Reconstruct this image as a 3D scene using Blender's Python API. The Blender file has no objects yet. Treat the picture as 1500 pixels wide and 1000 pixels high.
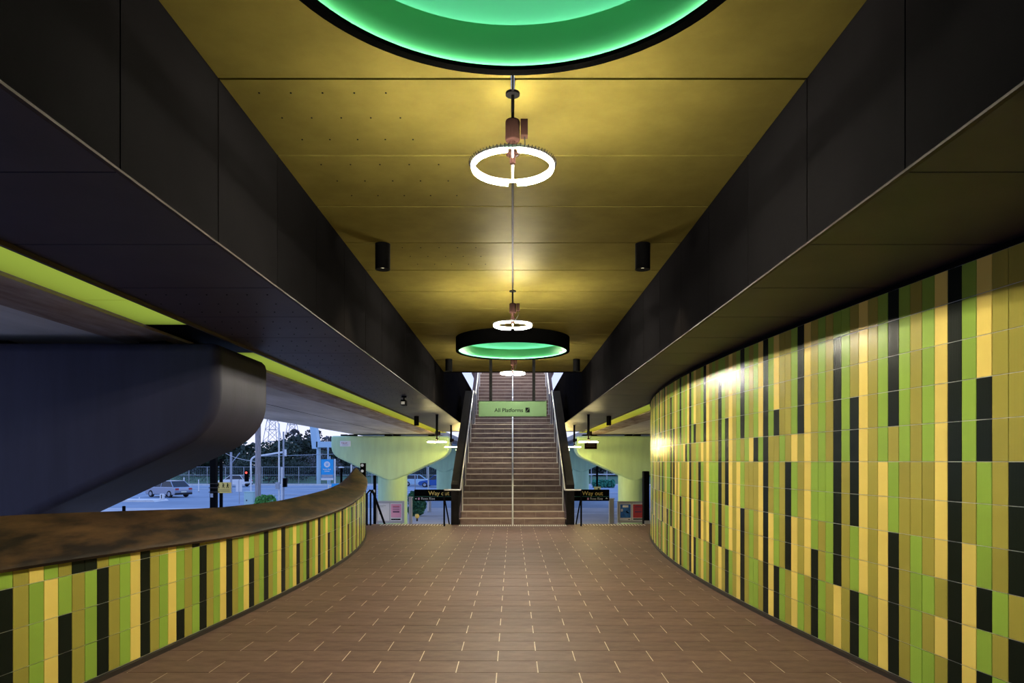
import bpy, bmesh, math, random
import numpy as np
from mathutils import Vector, Matrix

random.seed(7)
SC = bpy.context.scene
COL = SC.collection
PI = math.pi

# ------------------------------------------------------------------ camera
EYE = 1.60
cam_d = bpy.data.cameras.new('camera')
cam_d.lens = 24.0
cam_d.sensor_width = 36.0
cam_d.shift_x = -1.0 / 1500.0
cam_d.shift_y = 176.0 / 1500.0
cam_d.clip_end = 1500.0
cam = bpy.data.objects.new('camera', cam_d)
cam.location = (0, 0, EYE)
cam.rotation_euler = (PI / 2, 0, 0)
COL.objects.link(cam)
SC.camera = cam

# ------------------------------------------------------------------ world (dusk sky)
world = bpy.data.worlds.new('dusk_sky')
SC.world = world
world.use_nodes = True
wn = world.node_tree
wn.nodes.clear()
w_out = wn.nodes.new('ShaderNodeOutputWorld')
w_bg = wn.nodes.new('ShaderNodeBackground')
w_tc = wn.nodes.new('ShaderNodeTexCoord')
w_sep = wn.nodes.new('ShaderNodeSeparateXYZ')
w_ramp = wn.nodes.new('ShaderNodeValToRGB')
wn.links.new(w_tc.outputs['Generated'], w_sep.inputs[0])
wn.links.new(w_sep.outputs['Z'], w_ramp.inputs[0])
wn.links.new(w_ramp.outputs[0], w_bg.inputs[0])
wn.links.new(w_bg.outputs[0], w_out.inputs[0])
e = w_ramp.color_ramp.elements
e[0].position = 0.0
e[0].color = (0.74, 0.74, 0.90, 1)
e[1].position = 0.9
e[1].color = (0.21, 0.42, 1.0, 1)
m1 = w_ramp.color_ramp.elements.new(0.18)
m1.color = (0.50, 0.62, 1.0, 1)
w_bg.inputs[1].default_value = 1.36

SC.view_settings.view_transform = 'Standard'
SC.view_settings.look = 'None'
SC.view_settings.gamma = 1.0
SC.view_settings.use_curve_mapping = False
SC.view_settings.exposure = 0.0
SC.cycles.use_denoising = True
SC.cycles.max_bounces = 8
SC.cycles.sample_clamp_indirect = 6.0

# light strengths of the lamps (used in their builders)
RING_E = 1200.0
SIDE_RING_E = 190.0
PIER_FILL_E = 1250.0
DOME_E = 26.0
SPOT_W = 70.0

# ------------------------------------------------------------------ materials
MATS = {}


def mat(name, color, rough=0.5, metal=0.0, var=0.0, scale=6.0, bump=0.0, bscale=40.0,
        emit=None, estr=0.0, rnd=0.0, spec=0.5, second=None, stretch=(1, 1, 1), coat=0.0, lo=0.35, hi=0.65):
    """procedural principled material: noise variation, bump, per-object variation"""
    if name in MATS:
        return MATS[name]
    m = bpy.data.materials.new(name)
    m.use_nodes = True
    nt = m.node_tree
    b = nt.nodes['Principled BSDF']
    b.inputs['Roughness'].default_value = rough
    b.inputs['Metallic'].default_value = metal
    b.inputs['Specular IOR Level'].default_value = spec
    if coat:
        b.inputs['Coat Weight'].default_value = coat
        b.inputs['Coat Roughness'].default_value = 0.06
    col = (*color, 1)
    b.inputs['Base Color'].default_value = col
    src = None
    tc = nt.nodes.new('ShaderNodeTexCoord')
    mp = nt.nodes.new('ShaderNodeMapping')
    mp.inputs['Scale'].default_value = stretch
    nt.links.new(tc.outputs['Object'], mp.inputs[0])
    if var > 0 or second:
        n = nt.nodes.new('ShaderNodeTexNoise')
        n.inputs['Scale'].default_value = scale
        n.inputs['Detail'].default_value = 6
        n.inputs['Roughness'].default_value = 0.6
        nt.links.new(mp.outputs[0], n.inputs[0])
        r = nt.nodes.new('ShaderNodeValToRGB')
        if second:
            a, c = color, second
        else:
            a = tuple(max(0, x * (1 - var)) for x in color)
            c = tuple(min(1, x * (1 + var)) for x in color)
        r.color_ramp.elements[0].color = (*a, 1)
        r.color_ramp.elements[1].color = (*c, 1)
        r.color_ramp.elements[0].position = lo
        r.color_ramp.elements[1].position = hi
        nt.links.new(n.outputs[0], r.inputs[0])
        src = r.outputs[0]
    if rnd > 0:
        oi = nt.nodes.new('ShaderNodeObjectInfo')
        mr = nt.nodes.new('ShaderNodeMapRange')
        mr.inputs[3].default_value = 1 - rnd
        mr.inputs[4].default_value = 1 + rnd
        nt.links.new(oi.outputs['Random'], mr.inputs[0])
        hv = nt.nodes.new('ShaderNodeHueSaturation')
        nt.links.new(mr.outputs[0], hv.inputs['Value'])
        if src:
            nt.links.new(src, hv.inputs['Color'])
        else:
            hv.inputs['Color'].default_value = col
        src = hv.outputs[0]
    if src:
        nt.links.new(src, b.inputs['Base Color'])
    if bump > 0:
        n2 = nt.nodes.new('ShaderNodeTexNoise')
        n2.inputs['Scale'].default_value = bscale
        n2.inputs['Detail'].default_value = 4
        nt.links.new(mp.outputs[0], n2.inputs[0])
        bp = nt.nodes.new('ShaderNodeBump')
        bp.inputs['Strength'].default_value = bump
        bp.inputs['Distance'].default_value = 0.01
        nt.links.new(n2.outputs[0], bp.inputs['Height'])
        nt.links.new(bp.outputs[0], b.inputs['Normal'])
    if emit:
        b.inputs['Emission Color'].default_value = (*emit, 1)
        b.inputs['Emission Strength'].default_value = estr
    MATS[name] = m
    return m


def tile_mat(name, color):
    """glazed ribbed wall tile"""
    m = mat(name, color, rough=0.26, rnd=0.08, spec=0.085)
    nt = m.node_tree
    b = nt.nodes['Principled BSDF']
    tc = nt.nodes.new('ShaderNodeTexCoord')
    wv = nt.nodes.new('ShaderNodeTexWave')
    wv.inputs['Scale'].default_value = 14.0
    wv.inputs['Distortion'].default_value = 0.4
    nt.links.new(tc.outputs['Object'], wv.inputs[0])
    bp = nt.nodes.new('ShaderNodeBump')
    bp.inputs['Strength'].default_value = 0.05
    bp.inputs['Distance'].default_value = 0.004
    nt.links.new(wv.outputs[0], bp.inputs['Height'])
    nt.links.new(bp.outputs[0], b.inputs['Normal'])
    return m


M_FLOOR = mat('floor_stone', (0.098, 0.054, 0.042), rough=0.55, spec=0.18, second=(0.168, 0.102, 0.080), scale=5,
              stretch=(1.0, 2.2, 1), bump=0.12, bscale=60, rnd=0.10, lo=0.3, hi=0.72)
M_GROUT = mat('floor_grout', (0.62, 0.50, 0.38), rough=0.8, var=0.2, scale=8)
M_WGROUT = mat('wall_grout', (0.66, 0.64, 0.56), rough=0.8, var=0.1, scale=20)
T_GREEN = tile_mat('tile_green', (0.29, 0.44, 0.060))
T_OLIVE = tile_mat('tile_olive', (0.38, 0.33, 0.060))
T_YELLOW = tile_mat('tile_yellow', (0.84, 0.64, 0.15))
T_BLACK = tile_mat('tile_black_green', (0.010, 0.014, 0.009))
TILE = {'G': T_GREEN, 'O': T_OLIVE, 'Y': T_YELLOW, 'K': T_BLACK}
M_CEIL = mat('gold_panel', (0.150, 0.121, 0.029), spec=0.0, rough=0.52, metal=0.16, var=0.10, scale=3, bump=0.03, bscale=25, rnd=0.05)
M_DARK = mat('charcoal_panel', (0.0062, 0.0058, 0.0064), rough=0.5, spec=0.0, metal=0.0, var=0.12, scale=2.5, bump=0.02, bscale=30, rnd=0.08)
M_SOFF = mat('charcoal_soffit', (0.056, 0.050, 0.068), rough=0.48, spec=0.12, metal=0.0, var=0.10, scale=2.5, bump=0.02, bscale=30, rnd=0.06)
M_BLACK = mat('black_metal', (0.0045, 0.0045, 0.0048), rough=0.55, spec=0.015)
M_GAP = mat('panel_joint_black', (0.006, 0.006, 0.006), rough=0.9)
M_LIP = mat('aluminium_lip', (0.055, 0.045, 0.040), rough=0.5, spec=0.05)
M_STEEL = mat('stainless_steel', (0.82, 0.79, 0.75), rough=0.34, metal=0.45)
M_BRONZE = mat('bronze_coping', (0.012, 0.007, 0.004), rough=0.5, spec=0.2, second=(0.105, 0.054, 0.020), scale=3.2,
               stretch=(1.5, 0.5, 3), bump=0.08, bscale=18, lo=0.40, hi=0.70)
M_PLINTH = mat('dark_plinth', (0.022, 0.016, 0.013), rough=0.5)
M_CONC = mat('deck_concrete', (0.40, 0.37, 0.34), rough=0.8, second=(0.60, 0.57, 0.54), scale=1.1,
             stretch=(1.2, 0.25, 1), bump=0.2, bscale=12)
M_CONCBR = mat('stained_concrete', (0.19, 0.12, 0.085), rough=0.8, second=(0.40, 0.33, 0.28), scale=1.6,
               stretch=(2.5, 0.5, 2.5), bump=0.2, bscale=12)
M_PIERDK = mat('slate_pier_paint', (0.034, 0.034, 0.064), spec=0.2, rough=0.55, var=0.12, scale=1.5, stretch=(3, 3, 0.4), bump=0.08, bscale=14)
M_PIERGR = mat('mint_pier_paint', (0.46, 0.68, 0.42), rough=0.6, var=0.06, scale=1.5, stretch=(3, 3, 0.5))
M_STONE = mat('stair_stone', (0.150, 0.088, 0.068), rough=0.5, second=(0.235, 0.150, 0.120), scale=3.5, stretch=(1, 3, 3))
_nt = M_STONE.node_tree
_b = _nt.nodes['Principled BSDF']
_src = _b.inputs['Base Color'].links[0].from_socket
_tc = _nt.nodes.new('ShaderNodeTexCoord')
_sp = _nt.nodes.new('ShaderNodeSeparateXYZ')
_cb = _nt.nodes.new('ShaderNodeCombineXYZ')
_bk = _nt.nodes.new('ShaderNodeTexBrick')
_bk.inputs['Scale'].default_value = 1.0
_bk.inputs['Brick Width'].default_value = 0.6
_bk.inputs['Row Height'].default_value = 0.157
_bk.inputs['Mortar Size'].default_value = 0.005
_bk.inputs['Mortar'].default_value = (0.32, 0.23, 0.18, 1)
_nt.links.new(_tc.outputs['Object'], _sp.inputs[0])
_nt.links.new(_sp.outputs['X'], _cb.inputs[0])
_nt.links.new(_sp.outputs['Z'], _cb.inputs[1])
_nt.links.new(_cb.outputs[0], _bk.inputs['Vector'])
_nt.links.new(_src, _bk.inputs['Color1'])
_nt.links.new(_src, _bk.inputs['Color2'])
_nt.links.new(_bk.outputs['Color'], _b.inputs['Base Color'])
M_NOSE = mat('nosing_strip', (0.62, 0.50, 0.40), rough=0.4, metal=0.4)
M_STAIRDK = mat('stair_side_panel', (0.010, 0.008, 0.008), rough=0.6, spec=0.08, var=0.3, scale=5)
M_SKIRT = mat('stair_skirting', (0.12, 0.085, 0.10), rough=0.4, metal=0.3)
M_ASPH = mat('asphalt', (0.21, 0.27, 0.35), rough=0.85, second=(0.28, 0.35, 0.44), scale=0.25, bump=0.1, bscale=3)
M_PATH = mat('footpath', (0.50, 0.49, 0.50), rough=0.85, var=0.1, scale=0.6)
M_KERB = mat('kerb_concrete', (0.70, 0.69, 0.68), rough=0.8, var=0.08, scale=2)
M_GRASS = mat('grass', (0.05, 0.13, 0.06), rough=0.9, var=0.3, scale=2)
M_WHITE = mat('white_paint', (0.78, 0.78, 0.78), rough=0.5)
M_OFFW = mat('paper_white', (0.70, 0.71, 0.73), rough=0.6, var=0.03, scale=5)
M_GREY = mat('grey_metal', (0.40, 0.41, 0.43), rough=0.4, metal=0.6)
M_GALV = mat('galvanised_steel', (0.36, 0.39, 0.45), rough=0.5, metal=0.3, var=0.1, scale=4)
M_WOOD = mat('weathered_pole_wood', (0.30, 0.27, 0.27), rough=0.85, var=0.25, scale=6, stretch=(4, 4, 0.4))
M_SIGNGR = mat('sign_green', (0.062, 0.104, 0.056), spec=0.0, rough=0.6, var=0.03, scale=4)
M_SIGNBK = mat('sign_black', (0.004, 0.0045, 0.005), rough=0.6, spec=0.0)
M_SIGNYE = mat('sign_yellow', (0.85, 0.62, 0.16), rough=0.5)
M_BLUE = mat('sign_blue', (0.0, 0.36, 0.78), rough=0.4)
M_PINK = mat('poster_pink', (0.72, 0.34, 0.52), rough=0.6)
M_RED = mat('poster_red', (0.42, 0.03, 0.04), rough=0.6, var=0.1, scale=8)
M_PBLUE = mat('poster_blue', (0.01, 0.11, 0.42), rough=0.6, var=0.3, scale=8)
M_LEAF = mat('tree_foliage', (0.018, 0.034, 0.026), rough=0.8, rnd=0.25, second=(0.050, 0.080, 0.060), scale=3)
M_LEAF2 = mat('eucalypt_foliage', (0.05, 0.06, 0.07), rough=0.8, rnd=0.25, second=(0.15, 0.15, 0.17), scale=4)
M_BUSH = mat('bush_foliage', (0.06, 0.25, 0.05), rough=0.7, second=(0.16, 0.42, 0.09), scale=9)
M_TRUNK = mat('tree_bark', (0.14, 0.11, 0.10), rough=0.9, var=0.3, scale=8)
M_CARB = mat('car_paint', (0.36, 0.40, 0.50), rough=0.25, metal=0.4)
M_GLASSDK = mat('tinted_glass', (0.012, 0.016, 0.024), rough=0.08)
M_RUBBER = mat('rubber', (0.012, 0.012, 0.013), rough=0.8)
M_TEAL = mat('cabinet_mint', (0.42, 0.62, 0.60), rough=0.6)
M_PALEBL = mat('pale_blue_paint', (0.42, 0.60, 0.72), rough=0.6)
M_STUD = mat('tactile_stud', (0.85, 0.80, 0.74), rough=0.4, metal=0.1)
M_DOMEG = mat('dome_green_paint', (0.105, 0.46, 0.185), rough=0.55)
M_DOMEU = mat('dome_upper_paint', (0.12, 0.45, 0.28), rough=0.6)
M_LEDW = mat('led_tube_white', (1, 1, 1), emit=(1.0, 0.92, 0.72), estr=RING_E)
M_LEDS = mat('led_tube_side', (1, 1, 1), emit=(1.0, 0.82, 0.36), estr=SIDE_RING_E)
M_LEDE = mat('led_tube_pier_fill', (1, 1, 1), emit=(1.0, 0.74, 0.22), estr=PIER_FILL_E)
M_LEDG2 = mat('led_strip_upper', (1, 1, 1), emit=(0.80, 1.0, 0.84), estr=DOME_E * 0.55)
M_LEDG = mat('led_strip_green', (1, 1, 1), emit=(0.80, 1.0, 0.84), estr=DOME_E)
M_LENS = mat('lamp_lens', (0.9, 0.85, 0.7), emit=(1.0, 0.85, 0.55), estr=3.0)
M_BROWN = mat('lamp_housing_brown', (0.0075, 0.0036, 0.0030), rough=0.6, spec=0.0)
M_TLRED = mat('signal_red_lens', (0.5, 0.03, 0.02), emit=(1.0, 0.08, 0.05), estr=2.0)
M_TAIL = mat('tail_lamp_red', (0.4, 0.02, 0.03), rough=0.3)
M_PLATE = mat('plate_white', (0.7, 0.72, 0.6), rough=0.5)

# translucent coloured slot panel, lit by the sky above it
def translucent(name, color):
    m = bpy.data.materials.new(name)
    m.use_nodes = True
    nt = m.node_tree
    b = nt.nodes['Principled BSDF']
    nt.nodes.remove(b)
    out = nt.nodes['Material Output']
    t = nt.nodes.new('ShaderNodeBsdfTranslucent')
    t.inputs[0].default_value = (*color, 1)
    d = nt.nodes.new('ShaderNodeBsdfDiffuse')
    d.inputs[0].default_value = (*[c * 0.6 for c in color], 1)
    mx = nt.nodes.new('ShaderNodeMixShader')
    mx.inputs[0].default_value = 0.08
    nt.links.new(t.outputs[0], mx.inputs[1])
    nt.links.new(d.outputs[0], mx.inputs[2])
    nt.links.new(mx.outputs[0], out.inputs[0])
    MATS[name] = m
    return m


M_SLOT = translucent('lime_translucent_sheet', (1.0, 0.90, 0.22))

# ------------------------------------------------------------------ mesh builder


class MB:
    def __init__(self):
        self.v = []
        self.f = []
        self.mi = []
        self.cur = 0

    def add(self, vs, fs):
        o = len(self.v)
        self.v += [tuple(p) for p in vs]
        for q in fs:
            self.f.append(tuple(i + o for i in q))
            self.mi.append(self.cur)
        return self

    def box(self, x0, x1, y0, y1, z0, z1):
        vs = [(x0, y0, z0), (x1, y0, z0), (x1, y1, z0), (x0, y1, z0),
              (x0, y0, z1), (x1, y0, z1), (x1, y1, z1), (x0, y1, z1)]
        return self.add(vs, [(3, 2, 1, 0), (4, 5, 6, 7), (0, 1, 5, 4), (1, 2, 6, 5), (2, 3, 7, 6), (3, 0, 4, 7)])

    def cyl(self, c, r, z0, z1, n=20, r2=None):
        r2 = r if r2 is None else r2
        vs = [(c[0] + r * math.cos(2 * PI * i / n), c[1] + r * math.sin(2 * PI * i / n), z0) for i in range(n)]
        vs += [(c[0] + r2 * math.cos(2 * PI * i / n), c[1] + r2 * math.sin(2 * PI * i / n), z1) for i in range(n)]
        fs = [(i, (i + 1) % n, n + (i + 1) % n, n + i) for i in range(n)]
        fs += [tuple(range(n - 1, -1, -1)), tuple(range(n, 2 * n))]
        return self.add(vs, fs)

    def tube(self, pts, r, n=8, closed=False, r_end=None):
        P = [Vector(p) for p in pts]
        k = len(P)
        vs = []
        up = None
        for i in range(k):
            if closed:
                t = P[(i + 1) % k] - P[i - 1]
            else:
                t = P[min(i + 1, k - 1)] - P[max(i - 1, 0)]
            if t.length < 1e-9:
                t = Vector((0, 0, 1))
            t.normalize()
            if up is None:
                up = Vector((0, 0, 1)) if abs(t.z) < 0.9 else Vector((1, 0, 0))
            a = t.cross(up)
            if a.length < 1e-6:
                a = t.cross(Vector((1, 0, 0)))
            a.normalize()
            b = a.cross(t).normalized()
            up = b
            rr = r if r_end is None else r + (r_end - r) * i / (k - 1)
            for j in range(n):
                an = 2 * PI * j / n
                vs.append(P[i] + a * (rr * math.cos(an)) + b * (rr * math.sin(an)))
        fs = []
        for i in range(k if closed else k - 1):
            i2 = (i + 1) % k
            for j in range(n):
                fs.append((i * n + j, i * n + (j + 1) % n, i2 * n + (j + 1) % n, i2 * n + j))
        if not closed:
            fs.append(tuple(range(n - 1, -1, -1)))
            fs.append(tuple(range((k - 1) * n, k * n)))
        return self.add(vs, fs)

    def lathe(self, prof, n=64, c=(0, 0, 0), closed=False):
        k = len(prof)
        vs = []
        for i in range(n):
            a = 2 * PI * i / n
            for (r, z) in prof:
                vs.append((c[0] + r * math.cos(a), c[1] + r * math.sin(a), c[2] + z))
        fs = []
        for i in range(n):
            i2 = (i + 1) % n
            for j in range(k if closed else k - 1):
                j2 = (j + 1) % k
                fs.append((i * k + j, i2 * k + j, i2 * k + j2, i * k + j2))
        return self.add(vs, fs)

    def prism_y(self, poly, y0, y1):
        """polygon in XZ extruded along Y"""
        n = len(poly)
        vs = [(p[0], y0, p[1]) for p in poly] + [(p[0], y1, p[1]) for p in poly]
        fs = [(i, (i + 1) % n, n + (i + 1) % n, n + i) for i in range(n)]
        fs += [tuple(range(n - 1, -1, -1)), tuple(range(n, 2 * n))]
        return self.add(vs, fs)

    def prism_x(self, poly, x0, x1):
        """polygon in YZ extruded along X"""
        n = len(poly)
        vs = [(x0, p[0], p[1]) for p in poly] + [(x1, p[0], p[1]) for p in poly]
        fs = [(i, (i + 1) % n, n + (i + 1) % n, n + i) for i in range(n)]
        fs += [tuple(range(n - 1, -1, -1)), tuple(range(n, 2 * n))]
        return self.add(vs, fs)

    def mesh(self, name, mats, smooth=False):
        me = bpy.data.meshes.new(name)
        me.from_pydata(self.v, [], self.f)
        if not isinstance(mats, (list, tuple)):
            mats = [mats]
        for m in mats:
            me.materials.append(m)
        if len(mats) > 1:
            me.polygons.foreach_set('material_index', self.mi)
        bm = bmesh.new()
        bm.from_mesh(me)
        bmesh.ops.recalc_face_normals(bm, faces=bm.faces)
        bm.to_mesh(me)
        bm.free()
        if smooth:
            me.polygons.foreach_set('use_smooth', [True] * len(me.polygons))
            me.set_sharp_from_angle(angle=math.radians(35))
        me.update()
        return me

    def build(self, name, mats, parent=None, smooth=False):
        """one linked object; vertices are given in world space unless the parent sits at the origin"""
        off = Vector((0, 0, 0))
        p = parent
        while p:
            off += p.location
            p = p.parent
        if off.length > 0:
            self.v = [(a - off.x, b - off.y, c - off.z) for a, b, c in self.v]
        o = bpy.data.objects.new(name, self.mesh(name, mats, smooth))
        COL.objects.link(o)
        o.parent = parent
        return o


def bevel(o, w, seg=2, angle=40):
    md = o.modifiers.new('bevel', 'BEVEL')
    md.width = w
    md.segments = seg
    md.harden_normals = True
    md.limit_method = 'ANGLE'
    md.angle_limit = math.radians(angle)
    o.data.polygons.foreach_set('use_smooth', [True] * len(o.data.polygons))
    o.data.set_sharp_from_angle(angle=math.radians(60))
    return o


def tag(o, label, cat, group=None):
    o['label'] = label
    o['category'] = cat
    if group:
        o['group'] = group
    return o


def thing(name, label, cat, loc=(0, 0, 0), group=None):
    o = bpy.data.objects.new(name, None)
    o.empty_display_size = 0.2
    COL.objects.link(o)
    o.location = loc
    return tag(o, label, cat, group)


def struct(o, label=None, cat='structure'):
    o['kind'] = 'structure'
    if label:
        o['label'] = label
        o['category'] = cat
    return o


def copy_tree(o, parent=None, loc=None, label=None, group=None):
    c = o.copy()
    COL.objects.link(c)
    c.parent = parent
    if loc is not None:
        c.location = loc
    if label:
        c['label'] = label
    if group:
        c['group'] = group
    for ch in list(o.children):
        copy_tree(ch, c)
    return c


def text(body, size, loc, material, parent, name='lettering', rot=(PI / 2, 0, 0), align='LEFT', bold=0.0):
    cu = bpy.data.curves.new('t', 'FONT')
    cu.body = body
    cu.size = size
    cu.align_x = align
    cu.extrude = 0.0008
    cu.offset = bold
    t = bpy.data.objects.new('t', cu)
    COL.objects.link(t)
    dg = bpy.context.evaluated_depsgraph_get()
    me = bpy.data.meshes.new_from_object(t.evaluated_get(dg))
    bpy.data.objects.remove(t)
    bpy.data.curves.remove(cu)
    me.materials.clear()
    me.materials.append(material)
    o = bpy.data.objects.new(name, me)
    COL.objects.link(o)
    o.parent = parent
    off = Vector((0, 0, 0))
    p = parent
    while p:
        off += p.location
        p = p.parent
    o.location = Vector(loc) - off
    o.rotation_euler = rot
    return o


# ------------------------------------------------------------------ main levels (metres)
PAN = 1.038           # panel module along the passage
CEIL = EYE + 2.327    # gold ceiling
SOFF = EYE + 1.320    # side soffits and viaduct deck underside
FX = 1.79             # half width between the two bulkheads
SX = 3.07             # outer edge of the soffits
SLOT = 3.63           # outer edge of the lime slots
DECKX = 7.6           # outer edge of the viaduct decks
Y0 = -13 * PAN        # the passage goes on behind the camera
YC = 17 * PAN         # end of the gold ceiling
GROUND = -1.6         # street level beyond the concourse
YF = 17.55            # far edge of the concourse floor
DOMES = (2.60, 12.90)
DR = 1.073

# wall plan curves: X as a function of the distance along the passage
RC = np.polyfit([2.0, 3.0, 4.06, 4.5, 4.93, 5.5, 6.13, 7.12, 8.74, 9.47, 11.9, 13.5, 15.4, 17.5],
                [3.16, 3.05, 2.935, 2.865, 2.81, 2.745, 2.685, 2.605, 2.545, 2.52, 2.61, 2.77, 3.12, 3.70], 5)
LC = np.polyfit([2.0, 3.0, 4.2, 4.94, 5.5, 6.12, 6.96, 7.92, 8.94, 11.1, 13.2, 15.2, 17.0],
                [3.34, 3.22, 3.10, 3.02, 2.975, 2.915, 2.84, 2.765, 2.715, 2.74, 2.93, 3.27, 3.72], 5)


def wall_r(y):
    return float(np.polyval(RC, max(y, 2.0)) + (0.10 * (2.0 - y) if y < 2.0 else 0))


def wall_l(y):
    return float(-(np.polyval(LC, max(y, 2.0)) + (0.10 * (2.0 - y) if y < 2.0 else 0)))


# ------------------------------------------------------------------ floor
fl = MB()
fl.box(-4.6, 4.6, Y0, YF, -0.25, -0.003)
floor = struct(fl.build('floor', M_GROUT))
ROW, LEN = 0.2994, 0.625
tiles = []
k0 = int(math.floor((2.6 - 5.186) / ROW))
k = k0
while 5.186 + k * ROW < YF - 0.02:
    ya = 5.186 + k * ROW
    yb = min(ya + ROW, YF)
    ph = -0.121 if k % 2 else -0.432
    ym = 0.5 * (ya + yb)
    xl, xr = wall_l(ym) - 0.03, wall_r(ym) + 0.03
    j = math.floor((xl - ph) / LEN)
    while ph + j * LEN < xr:
        xa, xb = max(ph + j * LEN, xl), min(ph + (j + 1) * LEN, xr)
        if xb - xa > 0.04:
            vis = 1.0 if abs(0.5 * (xa + xb)) < 0.78 * ym and ym > 4.6 else 0.0
            tiles.append((-(vis * 1000) + ym, xa, xb, ya, yb))
        j += 1
    k += 1
tiles.sort()
shared = {}
rest = MB()
G = 0.0042
for n, (_, xa, xb, ya, yb) in enumerate(tiles):
    if n < 298:
        key = (round(xb - xa, 3), round(yb - ya, 3))
        if key not in shared:
            w, h = key
            shared[key] = MB().box(-w / 2 + G, w / 2 - G, -h / 2 + G * 0.55, h / 2 - G * 0.55, -0.02, 0.0).mesh('floor_tile', M_FLOOR)
        o = bpy.data.objects.new('floor_tile', shared[key])
        COL.objects.link(o)
        o.location = (0.5 * (xa + xb), 0.5 * (ya + yb), random.uniform(-0.0008, 0.0008))
        o.parent = floor
    else:
        rest.box(xa + G, xb - G, ya + G * 0.55, yb - G * 0.55, -0.02, 0.0)
o = rest.build('floor_tiles_beyond', M_FLOOR, floor)
o['kind'] = 'stuff'
# plain paving behind the camera
MB().box(-4.5, 4.5, Y0, 5.186 + k0 * ROW - 0.005, -0.02, -0.001).build('floor_tile', M_FLOOR, floor)

# ------------------------------------------------------------------ tiled walls
TW, TH, PL = 0.1185, 0.26, 0.04


def stations(fn, y_start, y_end, tw=TW):
    """points a constant chord TW apart along the wall plan curve"""
    pts = [(fn(y_start), y_start)]
    y = y_start
    s = 1 if y_end > y_start else -1
    while (y_end - y) * s > 0:
        yy = y
        x0, yb = pts[-1]
        step = 0.002 * s
        while math.hypot(fn(yy) - x0, yy - yb) < tw:
            yy += step
        pts.append((fn(yy), yy))
        y = yy
    return pts


R_PAT = ['OOOOOKKKOKK', 'OOOOOOOOGOG', 'YYYKKGGGKGK', 'GGGGGOOYYYY', 'KKKKKKKKKKK', 'YYYYYYYYOYO',
         'GGGGGOOOGOG', 'OOOOOOOGGGG', 'GGGGGOOOOOO', 'KKKKOGGKKKK', 'GGGGGYYYYYY', 'OOOOOOOOOOO',
         'YYYYYYYYYGG', 'OOOKKKKGGKK', 'GGGGGOOOOOO', 'GKKKKKKKKYY', 'OOOOOGGGGOO', 'GGGGGGGOOGG',
         'OOOOOGGGKKK', 'YYYYYYYYYOO', 'KKKKOOOOOGG', 'GGGGYGGYYYY', 'OOOOOKKKKOO', 'OOOOGOOOOGG',
         'YYYKOGGGGKK', 'GGGGOOOYYYY', 'KKKKKKKKKKK', 'YYYYGYYYYOO', 'GGGGKOOOOGG', 'OOOOYOOGGGG',
         'GGGGGOOOOOO', 'KKKKOGGKKKK', 'GGGGGYYYYYY', 'OOOOOOOOOOO', 'YYYYYYYYYGG', 'OOOKKKKGGKK']
L_PAT = ['GKKK', 'OOOO', 'YGGG', 'GYYY', 'OGKK', 'KOOO', 'KGGG', 'OKKK', 'GOOO', 'GGGG', 'YYYY',
         'KKKK', 'OOOO', 'OGGG', 'YYYY', 'GGGK', 'OOOO', 'KGGG', 'OKKK', 'OOOO', 'OGGG', 'YYYY',
         'KKKK', 'OOOO', 'GGGG', 'YYYY', 'GGKK', 'OOOO', 'GGGG']
WTOP = EYE + 1.262


def tile_mesh(c, h, tw):
    key = ('tile', c, round(h, 3), tw)
    if key not in shared:
        g = 0.0026
        b = MB().box(-tw / 2 + g, tw / 2 - g, -0.012, 0.0, g, h - g)
        shared[key] = b.mesh('wall_tile', TILE[c])
    return shared[key]


def rows_to(top):
    out = []
    z = PL
    while z < top - 0.01:
        out.append((z, min(TH, top - z)))
        z += TH
    return out


def wall_tiles(wall, pts, pattern, side, rows_fn, individual, tw=TW):
    """tiles listed from the top row down; side +1 = wall on the right"""
    far = MB()
    idx = {'G': 0, 'O': 1, 'Y': 2, 'K': 3}
    count = 0
    for i in range(len(pts) - 1):
        (xa, ya), (xb, yb) = pts[i], pts[i + 1]
        cx, cy = 0.5 * (xa + xb), 0.5 * (ya + yb)
        t = Vector((xb - xa, yb - ya, 0)).normalized()
        nrm = Vector((-1, 0, 0)) * side
        n2 = Vector((t.y, -t.x, 0))
        if n2.dot(nrm) < 0:
            n2 = -n2
        pat = pattern(i)
        rows = rows_fn(cy)
        for r, (z, h) in enumerate(rows):
            c = pat[len(pat) - 1 - r] if r < len(pat) else pat[0]
            if individual(i, r):
                o = bpy.data.objects.new('wall_tile', tile_mesh(c, h, tw))
                COL.objects.link(o)
                o.parent = wall
                o.location = (cx - n2.x * 0.009, cy - n2.y * 0.009, z)
                # local -Y looks out of the wall
                o.rotation_euler = (0, 0, math.atan2(n2.y, n2.x) + PI / 2)
                count += 1
            else:
                far.cur = idx[c]
                g = 0.0026
                a = Vector((cx, cy, 0)) - t * (tw / 2 - g)
                b = Vector((cx, cy, 0)) + t * (tw / 2 - g)
                f, bk = n2 * 0.003, n2 * -0.009
                vs = [a + bk, b + bk, b + f, a + f]
                z0, z1 = z + g, z + h - g
                far.add([(p.x, p.y, z0) for p in vs] + [(p.x, p.y, z1) for p in vs],
                        [(3, 2, 1, 0), (4, 5, 6, 7), (0, 1, 5, 4), (1, 2, 6, 5), (2, 3, 7, 6), (3, 0, 4, 7)])
    o = far.build('wall_tiles_beyond', [T_GREEN, T_OLIVE, T_YELLOW, T_BLACK], wall)
    o['kind'] = 'stuff'
    return count


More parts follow.
